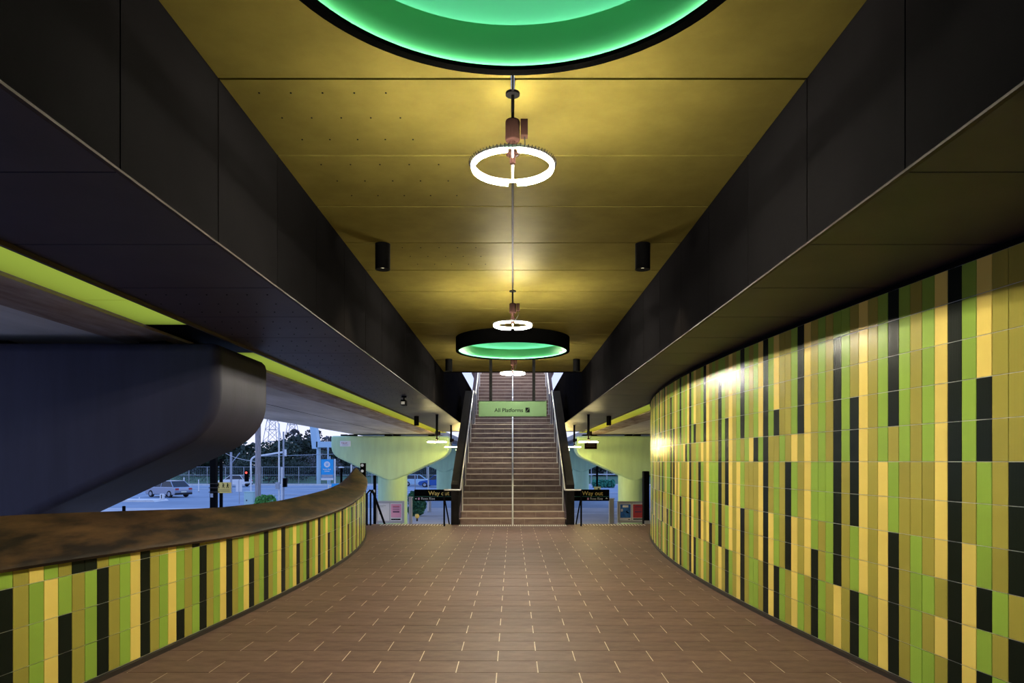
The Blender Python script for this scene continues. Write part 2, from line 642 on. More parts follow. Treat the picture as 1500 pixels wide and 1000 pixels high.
def wall_body(name, fn, side, ys, top_fn, thick, material, base):
    """solid curved wall behind its tiles"""
    b = MB()
    n = len(ys)
    vs = []
    for y in ys:
        x = fn(y) + 0.002 * side
        t = top_fn(y)
        vs += [(x, y, base), (x, y, t), (x + thick * side, y, t), (x + thick * side, y, base)]
    fs = []
    for i in range(n - 1):
        a, c = i * 4, (i + 1) * 4
        fs += [(a, a + 1, c + 1, c), (a + 1, a + 2, c + 2, c + 1), (a + 2, a + 3, c + 3, c + 2), (a + 3, a, c, c + 3)]
    fs += [(0, 1, 2, 3), ((n - 1) * 4 + 3, (n - 1) * 4 + 2, (n - 1) * 4 + 1, (n - 1) * 4)]
    b.add(vs, fs)
    return b.build(name, material)


def ribbon(fn, side, ys, x0, x1, z0f, z1f):
    """closed strip following a wall, offsets measured into the passage"""
    b = MB()
    vs = []
    n = len(ys)
    for y in ys:
        x = fn(y)
        za, zb = z0f(y), z1f(y)
        vs += [(x - x0 * side, y, za), (x - x0 * side, y, zb), (x - x1 * side, y, zb), (x - x1 * side, y, za)]
    fs = []
    for i in range(n - 1):
        a, c = i * 4, (i + 1) * 4
        fs += [(a, a + 1, c + 1, c), (a + 1, a + 2, c + 2, c + 1), (a + 2, a + 3, c + 3, c + 2), (a + 3, a, c, c + 3)]
    fs += [(0, 1, 2, 3), ((n - 1) * 4 + 3, (n - 1) * 4 + 2, (n - 1) * 4 + 1, (n - 1) * 4)]
    b.add(vs, fs)
    return b


# right wall: column 0 of the pattern sits where the wall is 3.92 m along
YR_END = 17.4
ys_r = list(np.linspace(Y0, 2, 12)) + list(np.linspace(2.2, YR_END, 70))
wr = struct(wall_body('wall_right', wall_r, 1, ys_r, lambda y: WTOP, 0.22, M_WGROUT, -0.01))
C0 = 3.905
fwd = stations(wall_r, C0, YR_END - 0.1)
bwd = stations(wall_r, C0, 2.0)
allp = list(reversed(bwd)) + fwd[1:]
nb = len(bwd) - 1


def pat_r(i):
    c = i - nb
    if 0 <= c < len(R_PAT):
        return R_PAT[c]
    if c < 0:
        return R_PAT[c % 22]
    return R_PAT[14 + (c - 14) % 22]


rows_r = rows_to(WTOP)
wall_tiles(wr, allp, pat_r, 1, lambda y: rows_r, lambda i, r: 0 <= i - nb < 27)
ribbon(wall_r, 1, ys_r, -0.005, 0.030, lambda y: -0.004, lambda y: PL - 0.004).build('plinth', M_PLINTH, wr)
ribbon(wall_r, 1, ys_r, -0.22, 0.018, lambda y: WTOP, lambda y: WTOP + 0.012).build('top_rail', M_BLACK, wr)
ribbon(wall_r, 1, ys_r, -0.20, -0.05, lambda y: WTOP + 0.012, lambda y: SOFF).build('shadow_gap_infill', M_BLACK, wr)

# left low wall with its leaning bronze coping
YL_END = 16.0
ys_l = list(np.linspace(Y0, 2, 10)) + list(np.linspace(2.2, YL_END, 70))
ZT = ([2.0, 4.2, 5.5, 7.08, 8.0, 9.1, 10.9, 13.5, 15.2, 16.2], [0.96, 0.93, 0.885, 0.825, 0.82, 0.815, 0.845, 0.965, 1.12, 1.20])
ZU = ([2.0, 4.65, 5.6, 7.4, 9.1, 10.3, 11.9, 13.9, 15.2, 15.7, 16.2], [1.27, 1.233, 1.19, 1.097, 1.068, 1.09, 1.12, 1.175, 1.31, 1.41, 1.50])
OFFS = ([2.0, 13.2, 14.2, 15.2, 16.2], [0.45, 0.45, 0.42, 0.32, 0.18])


def smooth_interp(tab):
    xs = np.linspace(tab[0][0], tab[0][-1], 200)
    v = np.interp(xs, tab[0], tab[1])
    kx = np.exp(-0.5 * (np.arange(-15, 16) / 4.0) ** 2)
    kx /= kx.sum()
    vp = np.convolve(np.pad(v, 15, mode='edge'), kx, mode='valid')
    return lambda y: float(np.interp(y, xs, vp))


z_t = smooth_interp(ZT)
z_u = smooth_interp(ZU)
off_u = smooth_interp(OFFS)
wl = struct(wall_body('wall_left', wall_l, -1, ys_l, lambda y: z_t(y) - 0.002, 0.20, M_WGROUT, -0.01))
CL = 4.105
TWL = 0.1222
fwd = stations(wall_l, CL, YL_END - 0.05, TWL)
bwd = stations(wall_l, CL, 2.0, TWL)
allp = list(reversed(bwd)) + fwd[1:]
nbl = len(bwd) - 1


def pat_l(i):
    c = i - nbl
    if 0 <= c < len(L_PAT):
        return L_PAT[c]
    if c < 0:
        return L_PAT[11 + c % 11]
    return L_PAT[18 + (c - 18) % 11]


def rows_l(y):
    top = z_t(y)
    out = [(PL, TH), (PL + TH, TH), (PL + 2 * TH, TH), (PL + 3 * TH, TH), (PL + 4 * TH, TH)]
    return [(z, round(min(h, top - z), 3)) for z, h in out if top - z > 0.012]


wall_tiles(wl, allp, pat_l, -1, rows_l, lambda i, r: 0 <= i - nbl < 74, TWL)
ribbon(wall_l, -1, ys_l, -0.005, 0.030, lambda y: -0.004, lambda y: PL - 0.004).build('plinth', M_PLINTH, wl)
cb = MB()
vs = []
ysc = list(np.linspace(Y0, 2, 10)) + list(np.linspace(2.2, YL_END + 0.05, 90))
PRO = []
for y in ysc:
    x = wall_l(y)
    zt, zu = z_t(y), z_u(y)
    of = off_u(y)
    PRO.append([(x + 0.035, zt), (x + 0.045, zt + 0.02), (x + 0.02, zt + 0.05), (x - of, zu), (x - of - 0.05, zu - 0.015),
                (x - of - 0.07, zu - 0.06), (x - of - 0.05, -0.2), (x - 0.10, -0.2), (x - 0.10, zt)])
kk = len(PRO[0])
for y, pr in zip(ysc, PRO):
    vs += [(p[0], y, p[1]) for p in pr]
fs = []
for i in range(len(ysc) - 1):
    for j in range(kk):
        j2 = (j + 1) % kk
        fs.append((i * kk + j, i * kk + j2, (i + 1) * kk + j2, (i + 1) * kk + j))
fs += [tuple(range(kk)), tuple(range((len(ysc) - 1) * kk, len(ysc) * kk))]
cb.add(vs, fs)
cb.build('leaning_coping', M_BRONZE, wl, smooth=True)

# ------------------------------------------------------------------ gold ceiling
JG = 0.010


def dome_cut(y):
    for c in DOMES:
        if abs(y - c) < DR - 0.01:
            return math.sqrt((DR - 0.01) ** 2 - (y - c) ** 2)
    return 0.0


def holed_panel(side, ya, yb, z0, z1, x_out):
    """half-width ceiling panel with the dome openings cut out"""
    ys = [ya, yb]
    for c in DOMES:
        r = DR - 0.01
        a, b = max(ya, c - r), min(yb, c + r)
        if b > a:
            ys += list(c + r * np.cos(np.linspace(0, PI, 61)))
    ys = sorted({round(float(y), 4) for y in ys if ya - 1e-6 <= y <= yb + 1e-6})
    m = MB()
    vs = []
    for y in ys:
        xi = max(JG, dome_cut(y))
        for (x, z) in ((xi, z0), (x_out, z0), (x_out, z1), (xi, z1)):
            vs.append((x * side, y, z))
    fs = []
    for i in range(len(ys) - 1):
        a, c = 4 * i, 4 * (i + 1)
        fs += [(a, a + 1, c + 1, c), (a + 1, a + 2, c + 2, c + 1), (a + 2, a + 3, c + 3, c + 2), (a + 3, a, c, c + 3)]
    L = 4 * (len(ys) - 1)
    fs += [(0, 1, 2, 3), (L + 3, L + 2, L + 1, L)]
    m.add(vs, fs)
    return m


cb = MB()
for s in (-1, 1):
    h = holed_panel(s, Y0, YC, CEIL + 0.022, CEIL + 0.05, FX + 0.02)
    cb.add(h.v, h.f)
ceiling = struct(cb.build('ceiling', M_GAP))
for kk in range(-13, 17):
    for s in (-1, 1):
        holed_panel(s, kk * PAN + JG, (kk + 1) * PAN - JG, CEIL, CEIL + 0.02, FX - 0.004).build('ceiling_panel', M_CEIL, ceiling)
MB().box(-FX, FX, YC - 0.003, YC + 0.05, CEIL - 0.02, CEIL + 0.9).build('end_closer', M_DARK, ceiling)

# panel fixing pins (dark dots) on some ceiling panels
pm = MB().cyl((0, 0), 0.006, -0.004, 0.0, 8).mesh('fixing_pin', M_BLACK)
for (xa, xb, kk) in ((-1.5, -0.35, 5), (-1.6, -0.6, 4), (-1.2, -0.2, 7)):
    for i in range(5):
        for j in range(3):
            o = bpy.data.objects.new('fixing_pin', pm)
            COL.objects.link(o)
            o.parent = ceiling
            o.location = (xa + (xb - xa) * (i + 0.2 * j) / 5.0, (kk + 0.15 + 0.3 * j) * PAN, CEIL)

# ------------------------------------------------------------------ bulkheads beside the ceiling, soffits, lip
VT = 4.75            # top of the stair void walls
YV = 30.0
for n, s in ((1, -1), (2, 1)):
    side = 'left' if s < 0 else 'right'
    bb = MB()
    bb.box(*sorted((s * (FX + 0.014), s * (FX + 0.05))), Y0, YC, SOFF + 0.03, CEIL + 0.05)
    bb.box(*sorted((s * (FX + 0.014), s * (FX + 0.05))), YC, YV, SOFF + 0.03, VT)
    tr = struct(bb.build('trim_%d' % n, M_GAP))
    for kk in range(-13, 29):
        top = CEIL + 0.02 if kk < 17 else VT
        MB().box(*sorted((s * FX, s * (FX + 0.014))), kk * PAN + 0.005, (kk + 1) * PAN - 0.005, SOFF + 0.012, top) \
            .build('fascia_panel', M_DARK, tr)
    MB().box(*sorted((s * (FX - 0.006), s * (FX + 0.016))), Y0, YV, SOFF - 0.002, SOFF + 0.010).build('edge_lip', M_LIP, tr)
    # soffit
    sb = MB()
    sb.box(*sorted((s * (FX + 0.016), s * SX)), Y0, YV, SOFF + 0.02, SOFF + 0.06)
    so = struct(sb.build('ceiling_' + side, M_GAP))
    for kk in range(-13, 29):
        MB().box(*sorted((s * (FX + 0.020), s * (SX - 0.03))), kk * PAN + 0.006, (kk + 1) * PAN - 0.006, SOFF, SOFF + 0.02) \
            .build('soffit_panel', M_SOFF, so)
    MB().box(*sorted((s * (SX - 0.026), s * SX)), Y0, YV, SOFF - 0.03, SOFF + 0.16).build('edge_beam', mat('edge_beam_brown', (0.055, 0.035, 0.022), rough=0.5), so)
    if s < 0:
        for kk in range(5, 14):
            for i in range(7):
                for j in range(3):
                    o = bpy.data.objects.new('fixing_pin', pm)
                    COL.objects.link(o)
                    o.parent = so
                    o.location = (s * (FX + 0.15 + 0.16 * i + 0.04 * (j % 2)), (kk + 0.2 + 0.3 * j) * PAN, SOFF)

# ------------------------------------------------------------------ viaduct decks with lime slot sheets
PIERS = (7.68, 33.0, 58.3)
for s in (-1, 1):
    side = 'left' if s < 0 else 'right'
    dk = MB()
    prof = [(SLOT, SOFF + 0.03), (SLOT + 0.55, SOFF - 0.01), (DECKX, SOFF - 0.01), (DECKX + 0.35, SOFF + 0.20), (DECKX + 0.35, SOFF + 0.30), (SLOT, SOFF + 0.30)]
    dk.prism_y([(s * a, b) for a, b in prof], Y0, 70)
    d = dk.build('viaduct_deck', M_CONC)
    struct(d)
    # stained haunch nearest the slot
    hb = MB()
    hp = [(SLOT - 0.005, SOFF + 0.04), (SLOT - 0.005, SOFF + 0.0), (SLOT + 0.30, SOFF - 0.025), (SLOT + 0.62, SOFF - 0.02), (SLOT + 0.62, SOFF - 0.005)]
    hb.prism_y([(s * a, b) for a, b in hp], Y0, 70)
    hb.build('stained_haunch', M_CONCBR, d, smooth=True)
    MB().box(*sorted((s * 5.58, s * 5.60)), Y0, 70, SOFF - 0.014, SOFF).build('deck_joint', M_GAP, d)
    # lime translucent sheets, stopped over the first pier
    sl = thing('slot_glazing', 'lime yellow translucent sheets closing the slot along the viaduct deck %s' %
               ('above the leaning bronze coping' if s < 0 else 'behind the tall tiled wall'), 'glazing', (s * 3.35, 6, SOFF))
    runs = [(Y0, 6.73), (8.46, 32.0)]
    for (a, b) in runs:
        y = a
        while y < b - 0.01:
            y2 = min(y + 4.8, b)
            MB().box(*sorted((s * (SX + 0.005), s * (SLOT - 0.01))), y, y2 - 0.006, SOFF + 0.03, SOFF + 0.036).build('sheet', M_SLOT, sl)
            y = y2
    MB().box(*sorted((s * (SX + 0.005), s * (SLOT - 0.006))), 6.74, 8.45, SOFF + 0.03, SOFF + 0.3).build('infill', M_BLACK, sl)

# ------------------------------------------------------------------ viaduct piers


def pier_profile():
    c, hw = 5.80, 2.80
    half = []
    half.append((hw, 2.82))
    half.append((hw, 2.33))
    for a in range(1, 7):           # rounded nose
        t = a / 7.0
        p0, p1, p2 = (hw, 2.33), (hw, 1.93), (hw - 0.42, 1.735)
        half.append(((1 - t) ** 2 * p0[0] + 2 * t * (1 - t) * p1[0] + t * t * p2[0],
                     (1 - t) ** 2 * p0[1] + 2 * t * (1 - t) * p1[1] + t * t * p2[1]))
    half.append((hw - 0.42, 1.735))
    for a in range(0, 5):           # belly
        t = a / 4.0
        p0, p1, p2 = (0.35, 0.79), (0.14, 0.69), (0.0, 0.68)
        half.append(((1 - t) ** 2 * p0[0] + 2 * t * (1 - t) * p1[0] + t * t * p2[0],
                     (1 - t) ** 2 * p0[1] + 2 * t * (1 - t) * p1[1] + t * t * p2[1]))
    left = [(-x, z) for x, z in reversed(half[:-1])]
    return c, half + left


def make_pier(s, y, material, label):
    c, prof = pier_profile()
    t = thing('viaduct_pier', label, 'pier', (s * c, y, GROUND), 'viaduct piers')
    b = MB().prism_y([(s * c + x, z) for x, z in prof], y - 0.72, y + 0.72)
    bevel(b.build('crosshead', material, t), 0.10, 3, 50)
    MB().cyl((s * c, y), 0.70, GROUND, 0.95, 40).build('column', material, t, smooth=True)
    for dx in (-2.3, -1.9, -0.2, 0.2, 1.9):
        MB().box(s * c + dx - 0.14, s * c + dx + 0.14, y - 0.3, y + 0.3, 2.82, SOFF - 0.011).build('bearing', M_BLACK, t)
    return t


make_pier(-1, PIERS[0], M_PIERDK, 'dark slate pier crosshead with rounded nose rising behind the bronze coping')
make_pier(-1, PIERS[1], M_PIERGR, 'mint green pier with small white notice plate, behind the pink poster board')
make_pier(1, PIERS[1], M_PIERGR, 'mint green pier with small brown plate, behind the blue and red poster board')
make_pier(-1, PIERS[2], M_PIERGR, 'mint green pier farther down the viaduct row with the pink poster board')
make_pier(1, PIERS[2], M_PIERGR, 'mint green pier farther down the viaduct row with the red poster board')
pt = thing('notice_plate', 'small white notice plate with red print on a mint pier crosshead', 'sign', (-7.9, 32.2, 2.38))
MB().box(-8.16, -7.66, 32.262, 32.275, 2.32, 2.58).build('plate', M_WHITE, pt)
text('FSB-09', 0.10, (-8.10, 32.258, 2.45), M_RED, pt)
for zz in (2.41, 2.37):
    MB().box(-8.06, -7.78, 32.256, 32.262, zz, zz + 0.012).build('print_line', M_GREY, pt)
pt = thing('notice_plate', 'small brown plate on the mint pier above the red poster board', 'sign', (3.6, 32.2, 2.38))
MB().box(3.40, 3.98, 32.262, 32.275, 2.20, 2.52).build('plate', M_BROWN, pt)
for zz in (2.40, 2.32):
    MB().box(3.48, 3.90, 32.256, 32.262, zz, zz + 0.03).build('print_line', M_LIP, pt)

# ------------------------------------------------------------------ dome skylights in the ceiling


def make_dome(y, label):
    t = thing('dome_light', label, 'ceiling light', (0, y, CEIL), 'green domes in the gold ceiling')
    c = (0, y, CEIL)
    MB().lathe([(DR, 0.03), (DR, -0.25), (1.02, -0.25), (1.02, -0.228), (1.026, -0.228), (1.026, -0.238), (1.056, -0.238), (1.056, 0.03)], 96, c, True).build('collar', mat('collar_black', (0.003, 0.003, 0.003), rough=0.7, spec=0.0), t, smooth=True)
    MB().lathe([(1.050, -0.235), (0.975, -0.062), (0.975, -0.042), (0.982, -0.042), (0.982, -0.052), (1.050, -0.052)], 96, c, True).build('inner_band', M_DOMEG, t, smooth=True)
    prof = [(1.052, -0.052), (1.052, 0.06)]
    for i in range(1, 13):
        a = i / 12.0 * PI / 2
        prof.append((1.052 * math.cos(a), 0.06 + 0.42 * math.sin(a)))
    up = MB().lathe(prof[:-1] + [(0.001, 0.48)], 96, c)
    up.build('dome', M_DOMEU, t, smooth=True)
    MB().lathe([(1.029, -0.236), (1.044, -0.236), (1.044, -0.229), (1.029, -0.229)], 96, c, True).build('led_strip', M_LEDG, t, smooth=True)
    MB().lathe([(0.990, -0.050), (1.015, -0.050), (1.015, -0.043), (0.990, -0.043)], 96, c, True).build('led_strip', M_LEDG2, t, smooth=True)
    return t


make_dome(DOMES[0], 'large green glowing dome with black rim overhead, hiding the root of a ring pendant')
make_dome(DOMES[1], 'green glowing dome with black rim above the hanging green sign')

# ------------------------------------------------------------------ ring pendants


def ring_light(x, y, ztop, drop, label, R=0.25, led=M_LEDW, group='ring pendant lights'):
    t = thing('ring_pendant', label, 'pendant light', (x, y, ztop), group)
    zr = ztop - drop
    MB().cyl((x, y), 0.045, ztop - 0.015, ztop, 20).build('ceiling_rose', M_BLACK, t)
    MB().cyl((x, y), 0.010 if drop < 0.6 else 0.034, zr + 0.30, ztop - 0.010, 12).build('stem', M_BLACK, t)
    hz = zr + 0.17
    bevel(MB().cyl((x, y), 0.046, hz, hz + 0.135, 24).build('housing', M_BROWN if led is M_LEDW else M_BLACK, t), 0.012)
    MB().box(x + 0.05, x + 0.095, y - 0.03, y + 0.03, hz + 0.03, hz + 0.13).build('driver_box', M_BROWN, t)
    MB().tube([(x + 0.075, y, hz + 0.03), (x + 0.078, y, hz - 0.02), (x + 0.05, y, hz - 0.07), (x + 0.01, y, hz - 0.1)], 0.004, 6).build('cable', M_BLACK, t)
    MB().cyl((x, y), 0.018, zr + 0.03, hz, 12).build('neck', M_BROWN, t)
    MB().cyl((x, y), 0.042, zr + 0.085, zr + 0.115, 20, 0.02).build('hub', M_BROWN, t)
    for a in (PI / 2, -PI / 2):
        MB().tube([(x, y, zr + 0.07), (x + 0.5 * R * math.cos(a), y + 0.5 * R * math.sin(a), zr + 0.05),
                   (x + R * math.cos(a), y + R * math.sin(a), zr + 0.024)], 0.007, 8).build('arm', M_STEEL, t)
    MB().lathe([(R - 0.012, 0.016), (R + 0.012, 0.016), (R + 0.012, 0.032), (R - 0.012, 0.032)], 64, (x, y, zr), True).build('ring_frame', M_GREY, t, smooth=True)
    fb = MB()
    for i in range(72):
        a = 2 * PI * i / 72
        p = Vector((x + (R + 0.014) * math.cos(a), y + (R + 0.014) * math.sin(a), zr))
        fb.tube([p + Vector((0, 0, 0.012)), p + Vector((0.012 * math.cos(a), 0.012 * math.sin(a), 0.034))], 0.003, 4)
    o = fb.build('cooling_fins', M_BLACK, t)
    o['kind'] = 'stuff'
    for q in range(4):
        a0 = q * PI / 2 + (0.10 if q % 2 == 0 else 0.02)
        a1 = (q + 1) * PI / 2 - (0.02 if q % 2 == 0 else 0.10)
        # the gaps are wide at the two arm ends and hairline at the sides
        pts = [(x + R * math.cos(a), y + R * math.sin(a), zr) for a in np.linspace(q * PI / 2 + (0.13 if q % 2 else 0.025), (q + 1) * PI / 2 - (0.025 if q % 2 else 0.13), 15)]
        MB().tube(pts, 0.0105, 8).build('led_tube', led, t, smooth=True)
    return t


ring_light(0, 4.31, CEIL, 0.477, 'glowing ring pendant beside the large green dome, on the bare side')
ring_light(0, 9.30, CEIL, 0.477, 'glowing ring pendant midway between the two green domes')
ring_light(0, 14.42, CEIL, 0.467, 'glowing ring pendant just past the smaller looking dome, near the stairs')
for s, w in ((-1, 'pink'), (1, 'red')):
    ring_light(s * 2.12, 19.1, SOFF, 0.77, 'ring pendant under the side soffit by the %s poster board, nearer the stair foot' % w, 0.26, M_LEDS)
    ring_light(s * 2.22, 24.6, SOFF, 0.79, 'ring pendant under the side soffit by the %s poster board, farther past the stairs' % w, 0.22, M_LEDS)

for s, w in ((-1, 'coping'), (1, 'tiled wall')):  # extra pair added, mostly hidden by the stairs, to yellow the mint piers
    ring_light(s * 2.25, 30.2, SOFF, 0.79, 'added ring pendant under the soffit end lighting the mint pier crosshead, %s side' % w, 0.24, M_LEDE)

# conduit down the middle of the ceiling
for (a, b) in ((3.70, 4.27), (4.36, 9.26), (9.34, 11.80)):
    o = MB().box(-0.008, 0.008, a, b, CEIL - 0.012, CEIL - 0.001).build('ceiling_conduit', M_BLACK)
    tag(o, 'thin black ceiling conduit %s' % {3.70: 'from the large dome to its ring pendant', 4.36: 'between the two ring pendants', 9.34: 'from a ring pendant to the dome above the sign'}[a],
        'conduit', 'ceiling conduits')

# ------------------------------------------------------------------ cylinder downlights


def downlight(x, y, z, label, power=SPOT_W, h=0.275, r=0.08):
    t = thing('cylinder_downlight', label, 'downlight', (x, y, z), 'black cylinder downlights')
    MB().lathe([(0.001, 0.0), (r, 0.0), (r, -h), (r - 0.012, -h), (r - 0.012, -h + 0.05), (0.001, -h + 0.05)], 28, (x, y, z)).build('can', M_BLACK, t, smooth=True)
    MB().cyl((x, y), r - 0.016, z - h + 0.035, z - h + 0.042, 24).build('lens', M_LENS, t)
    if power > 0:
        ld = bpy.data.lights.new('downlight_lamp', 'SPOT')
        ld.energy = power
        ld.spot_size = math.radians(95)
        ld.spot_blend = 0.6
        ld.color = (1.0, 0.80, 0.50)
        ld.shadow_soft_size = 0.05
        lo = bpy.data.objects.new('lamp', ld)
        COL.objects.link(lo)
        lo.parent = t
        lo.location = (0, 0, -h - 0.01)
    return t


for s, w in ((-1, 'on the bronze coping side'), (1, 'on the tall tiled wall side')):
    downlight(s * 1.39, 7.30, CEIL, 'black cylinder downlight on the ceiling between two ring pendants, %s' % w)
    downlight(s * 1.45, 15.5, CEIL, 'black cylinder downlight on the ceiling by the green sign, %s' % w)
    downlight(s * 2.79, 19.8, SOFF, 'black cylinder downlight under the side soffit, %s' % w, SPOT_W * 0.6, 0.27, 0.07)

t = thing('security_camera', 'small black security camera with white label under the left charcoal soffit', 'camera', (-2.19, 13.75, SOFF))
MB().cyl((-2.19, 13.75), 0.05, SOFF - 0.03, SOFF, 16).build('mount', M_BLACK, t)
MB().cyl((-2.19, 13.75), 0.015, SOFF - 0.08, SOFF - 0.03, 8).build('stalk', M_BLACK, t)
bevel(MB().box(-2.24, -2.14, 13.62, 13.86, SOFF - 0.19, SOFF - 0.08).build('body', M_BLACK, t), 0.012)
MB().box(-2.225, -2.155, 13.612, 13.62, SOFF - 0.175, SOFF - 0.12).build('label_plate', M_WHITE, t)

# ------------------------------------------------------------------ staircase
YS, RIS, TRD, NS = 17.42, 0.157, 0.287, 18
SW = 1.365
LAND = 1.34
stair = thing('staircase', 'brown stone staircase with pale nosings climbing under the hanging green sign', 'staircase', (0, YS, 0))
tops = []
y, z = YS, 0.0
for fl_i in range(2):
    for i in range(NS):
        z += RIS
        d = TRD
        if fl_i == 0 and i == NS - 1:
            d = TRD + LAND
        st = MB().box(-SW, SW, y, y + d + 0.02, max(z - RIS - 0.12, 0.0), z - 0.001).build('step', M_STONE, stair)
        MB().box(-SW, SW, y - 0.012, y + 0.045, z - 0.018, z + 0.003).build('nosing', M_NOSE, st)
        tops.append((y, z))
        y += d
YTOP, ZTOP = y, z
MB().box(-1.75, 1.75, YTOP, YTOP + 4, ZTOP - 0.3, ZTOP).build('upper_landing', M_STONE, stair)
# unseen canopy added over the stair void to cut blue sky light
struct(MB().box(-2.7, 2.7, YC + 0.1, 48, 9.0, 9.12).build('added_canopy', M_DARK))
for yy in (24.4, 29.6):  # pendants added out of view to light the upper flight
    ring_light(0, yy, 9.004, 1.3, 'unseen ring pendant added under the canopy to light the stairs, over the %s of the stairs' % ('middle' if yy < 26 else 'top'), 0.25, M_LEDW)
yl0, zl = YS + NS * TRD, NS * RIS
yl1 = yl0 + LAND
for s in (-1, 1):
    x0, x1 = sorted((s * (SW + 0.005), s * (SW + 0.20)))
    poly = [(YS - 0.10, 0.0), (YS - 0.10, 1.02), (YS + 0.10, 1.12), (yl0, zl + 1.12), (yl1, zl + 1.12), (yl1, zl - 0.5), (yl0, zl - 0.5), (YS + 0.7, 0.0)]
    MB().prism_x(poly, x0, x1).build('balustrade', M_STAIRDK, stair)
    poly = [(yl1, zl + 0.15), (YTOP, ZTOP + 0.15), (YTOP, ZTOP - 0.5), (yl1, zl - 0.5)]
    MB().prism_x(poly, x0, x1).build('stringer', M_SKIRT, stair)
    a, b = sorted((s * (SW + 0.004), s * (SW - 0.03)))
    poly = [(YS, 0.0), (YS, 0.30), (yl0, zl + 0.16), (yl1, zl + 0.16), (yl1, zl), (yl0, zl)]
    MB().prism_x(poly, a, b).build('skirting', M_SKIRT, stair)
# underside
poly = [(YS + 0.9, 0.0), (yl0, zl - 0.25), (yl1, zl - 0.25), (YTOP, ZTOP - 0.25), (YTOP, ZTOP - 0.5), (yl1, zl - 0.5), (yl0, zl - 0.5), (YS + 1.4, 0.0)]
MB().prism_x(poly, -SW - 0.15, SW + 0.15).build('soffit_slab', M_STAIRDK, stair)
# support walls beneath the flight
MB().box(-SW - 0.1, SW + 0.1, 24.6, 24.9, GROUND, zl).build('support_wall', M_STAIRDK, stair)
# handrails
PITCH = RIS / TRD


def rail_line(x):
    p = [(x, 16.95, 0.90), (x, 17.10, 0.90)]
    p += [(x, yl0 + 0.1, 0.90 + PITCH * (yl0 - 17.0)), (x, yl1, 0.90 + PITCH * (yl0 - 17.0)), (x, YTOP, 0.90 + PITCH * (yl0 - 17.0) + PITCH * (YTOP - yl1))]
    return p


def rail_z(y):
    if y < 17.1:
        return 0.90
    if y < yl0:
        return 0.90 + PITCH * (y - 17.05)
    if y < yl1:
        return 0.90 + PITCH * (yl0 - 17.0)
    return 0.90 + PITCH * (yl0 - 17.0) + PITCH * (y - yl1)


def stair_z(y):
    zz = 0.0
    for (a, b) in tops:
        if y >= a:
            zz = b
    return zz


for s in (-1, 1):
    x = s * (SW - 0.06)
    h = thing('handrail', 'stainless steel handrail on the stair side nearer the %s' % ('leaning bronze coping' if s < 0 else 'tall tiled wall'), 'handrail', (x, 17, 0))
    pts = [(s * 1.70, 16.95, 0.90)] + rail_line(x)
    MB().tube(pts, 0.022, 10).build('rail', M_STEEL, h, smooth=True)
    for yy in np.arange(17.75, YTOP, 1.15):
        z1 = rail_z(yy)
        MB().tube([(x, yy, stair_z(yy)), (x, yy, z1)], 0.016, 8).build('post', M_STEEL, h, smooth=True)
    MB().tube([(s * 1.70, 16.95, 0.0), (s * 1.70, 16.95, 0.90)], 0.022, 8).build('end_post', M_BLACK, h)
    MB().tube([(s * 1.68, 16.97, 0.62), (s * 1.60, 17.25, 0.02)], 0.018, 8).build('brace', M_BLACK, h)
h = thing('handrail', 'stainless steel handrail running up the middle of the stairs', 'handrail', (0, 17, 0))
MB().tube([(0, 17.30, 0.0), (0, 17.30, 0.93), (0, 17.36, 1.03)] + [(0, a[1], a[2] + 0.08) for a in rail_line(0)[2:]], 0.022, 10).build('rail', M_STEEL, h, smooth=True)
for yy in np.arange(18.3, YTOP, 1.15):
    MB().tube([(0, yy, stair_z(yy)), (0, yy, rail_z(yy) + 0.06)], 0.016, 8).build('post', M_STEEL, h, smooth=True)

# tactile paving
b = MB()
for i in range(53):
    for j in range(5):
        b.cyl((-1.33 + i * 0.0511, 16.98 + 0.055 * j), 0.018, -0.0004, 0.008, 8, 0.014)
o = b.build('tactile_paving', M_STUD)
tag(o, 'band of pale raised tactile studs across the floor at the stair foot', 'tactile paving')
o['kind'] = 'stuff'
for s in (-1, 1):
    b = MB()
    for i in range(22):
        for j in range(4):
            b.cyl((s * (1.75 + i * 0.075), 17.15 + 0.08 * j), 0.018, -0.0004, 0.006, 8, 0.012)
    o = b.build('tactile_paving', M_STUD)
    tag(o, 'band of tactile studs along the floor edge beside the stairs, %s' % ('coping side' if s < 0 else 'tall tiled wall side'), 'tactile paving')
    o['kind'] = 'stuff'

# ------------------------------------------------------------------ hanging sign
YSG = 15.5
sg = thing('hanging_sign', 'green hanging sign reading All Platforms on two black rods', 'sign', (0, YSG, 2.62))
zb, zt_ = EYE + 0.066 * YSG, EYE + 0.0885 * YSG
bevel(MB().box(-0.775, 0.775, YSG, YSG + 0.06, zb, zt_).build('board', M_SIGNGR, sg), 0.015)
MB().box(-0.782, 0.782, YSG + 0.01, YSG + 0.05, zt_ - 0.004, zt_ + 0.012).build('top_channel', M_BLACK, sg)
for xx in (-0.50, 0.48):
    MB().box(xx - 0.034, xx + 0.034, YSG + 0.01, YSG + 0.05, zt_ + 0.012, CEIL).build('rod', M_BLACK, sg)
tz = zb + 0.105
text('All Platforms', 0.125, (-0.415, YSG - 0.001, tz), M_SIGNBK, sg, bold=0.0015)
ic = MB().box(0.29, 0.385, YSG - 0.003, YSG + 0.001, tz - 0.008, tz + 0.10).build('stair_symbol', M_SIGNBK, sg)
bb = MB()
for i in range(4):
    bb.box(0.302 + 0.018 * i, 0.322 + 0.018 * i, YSG - 0.006, YSG - 0.003, tz + 0.006 + 0.02 * i, tz + 0.014 + 0.02 * i)
    bb.box(0.314 + 0.018 * i, 0.322 + 0.018 * i, YSG - 0.006, YSG - 0.003, tz + 0.006 + 0.02 * i, tz + 0.034 + 0.02 * i)
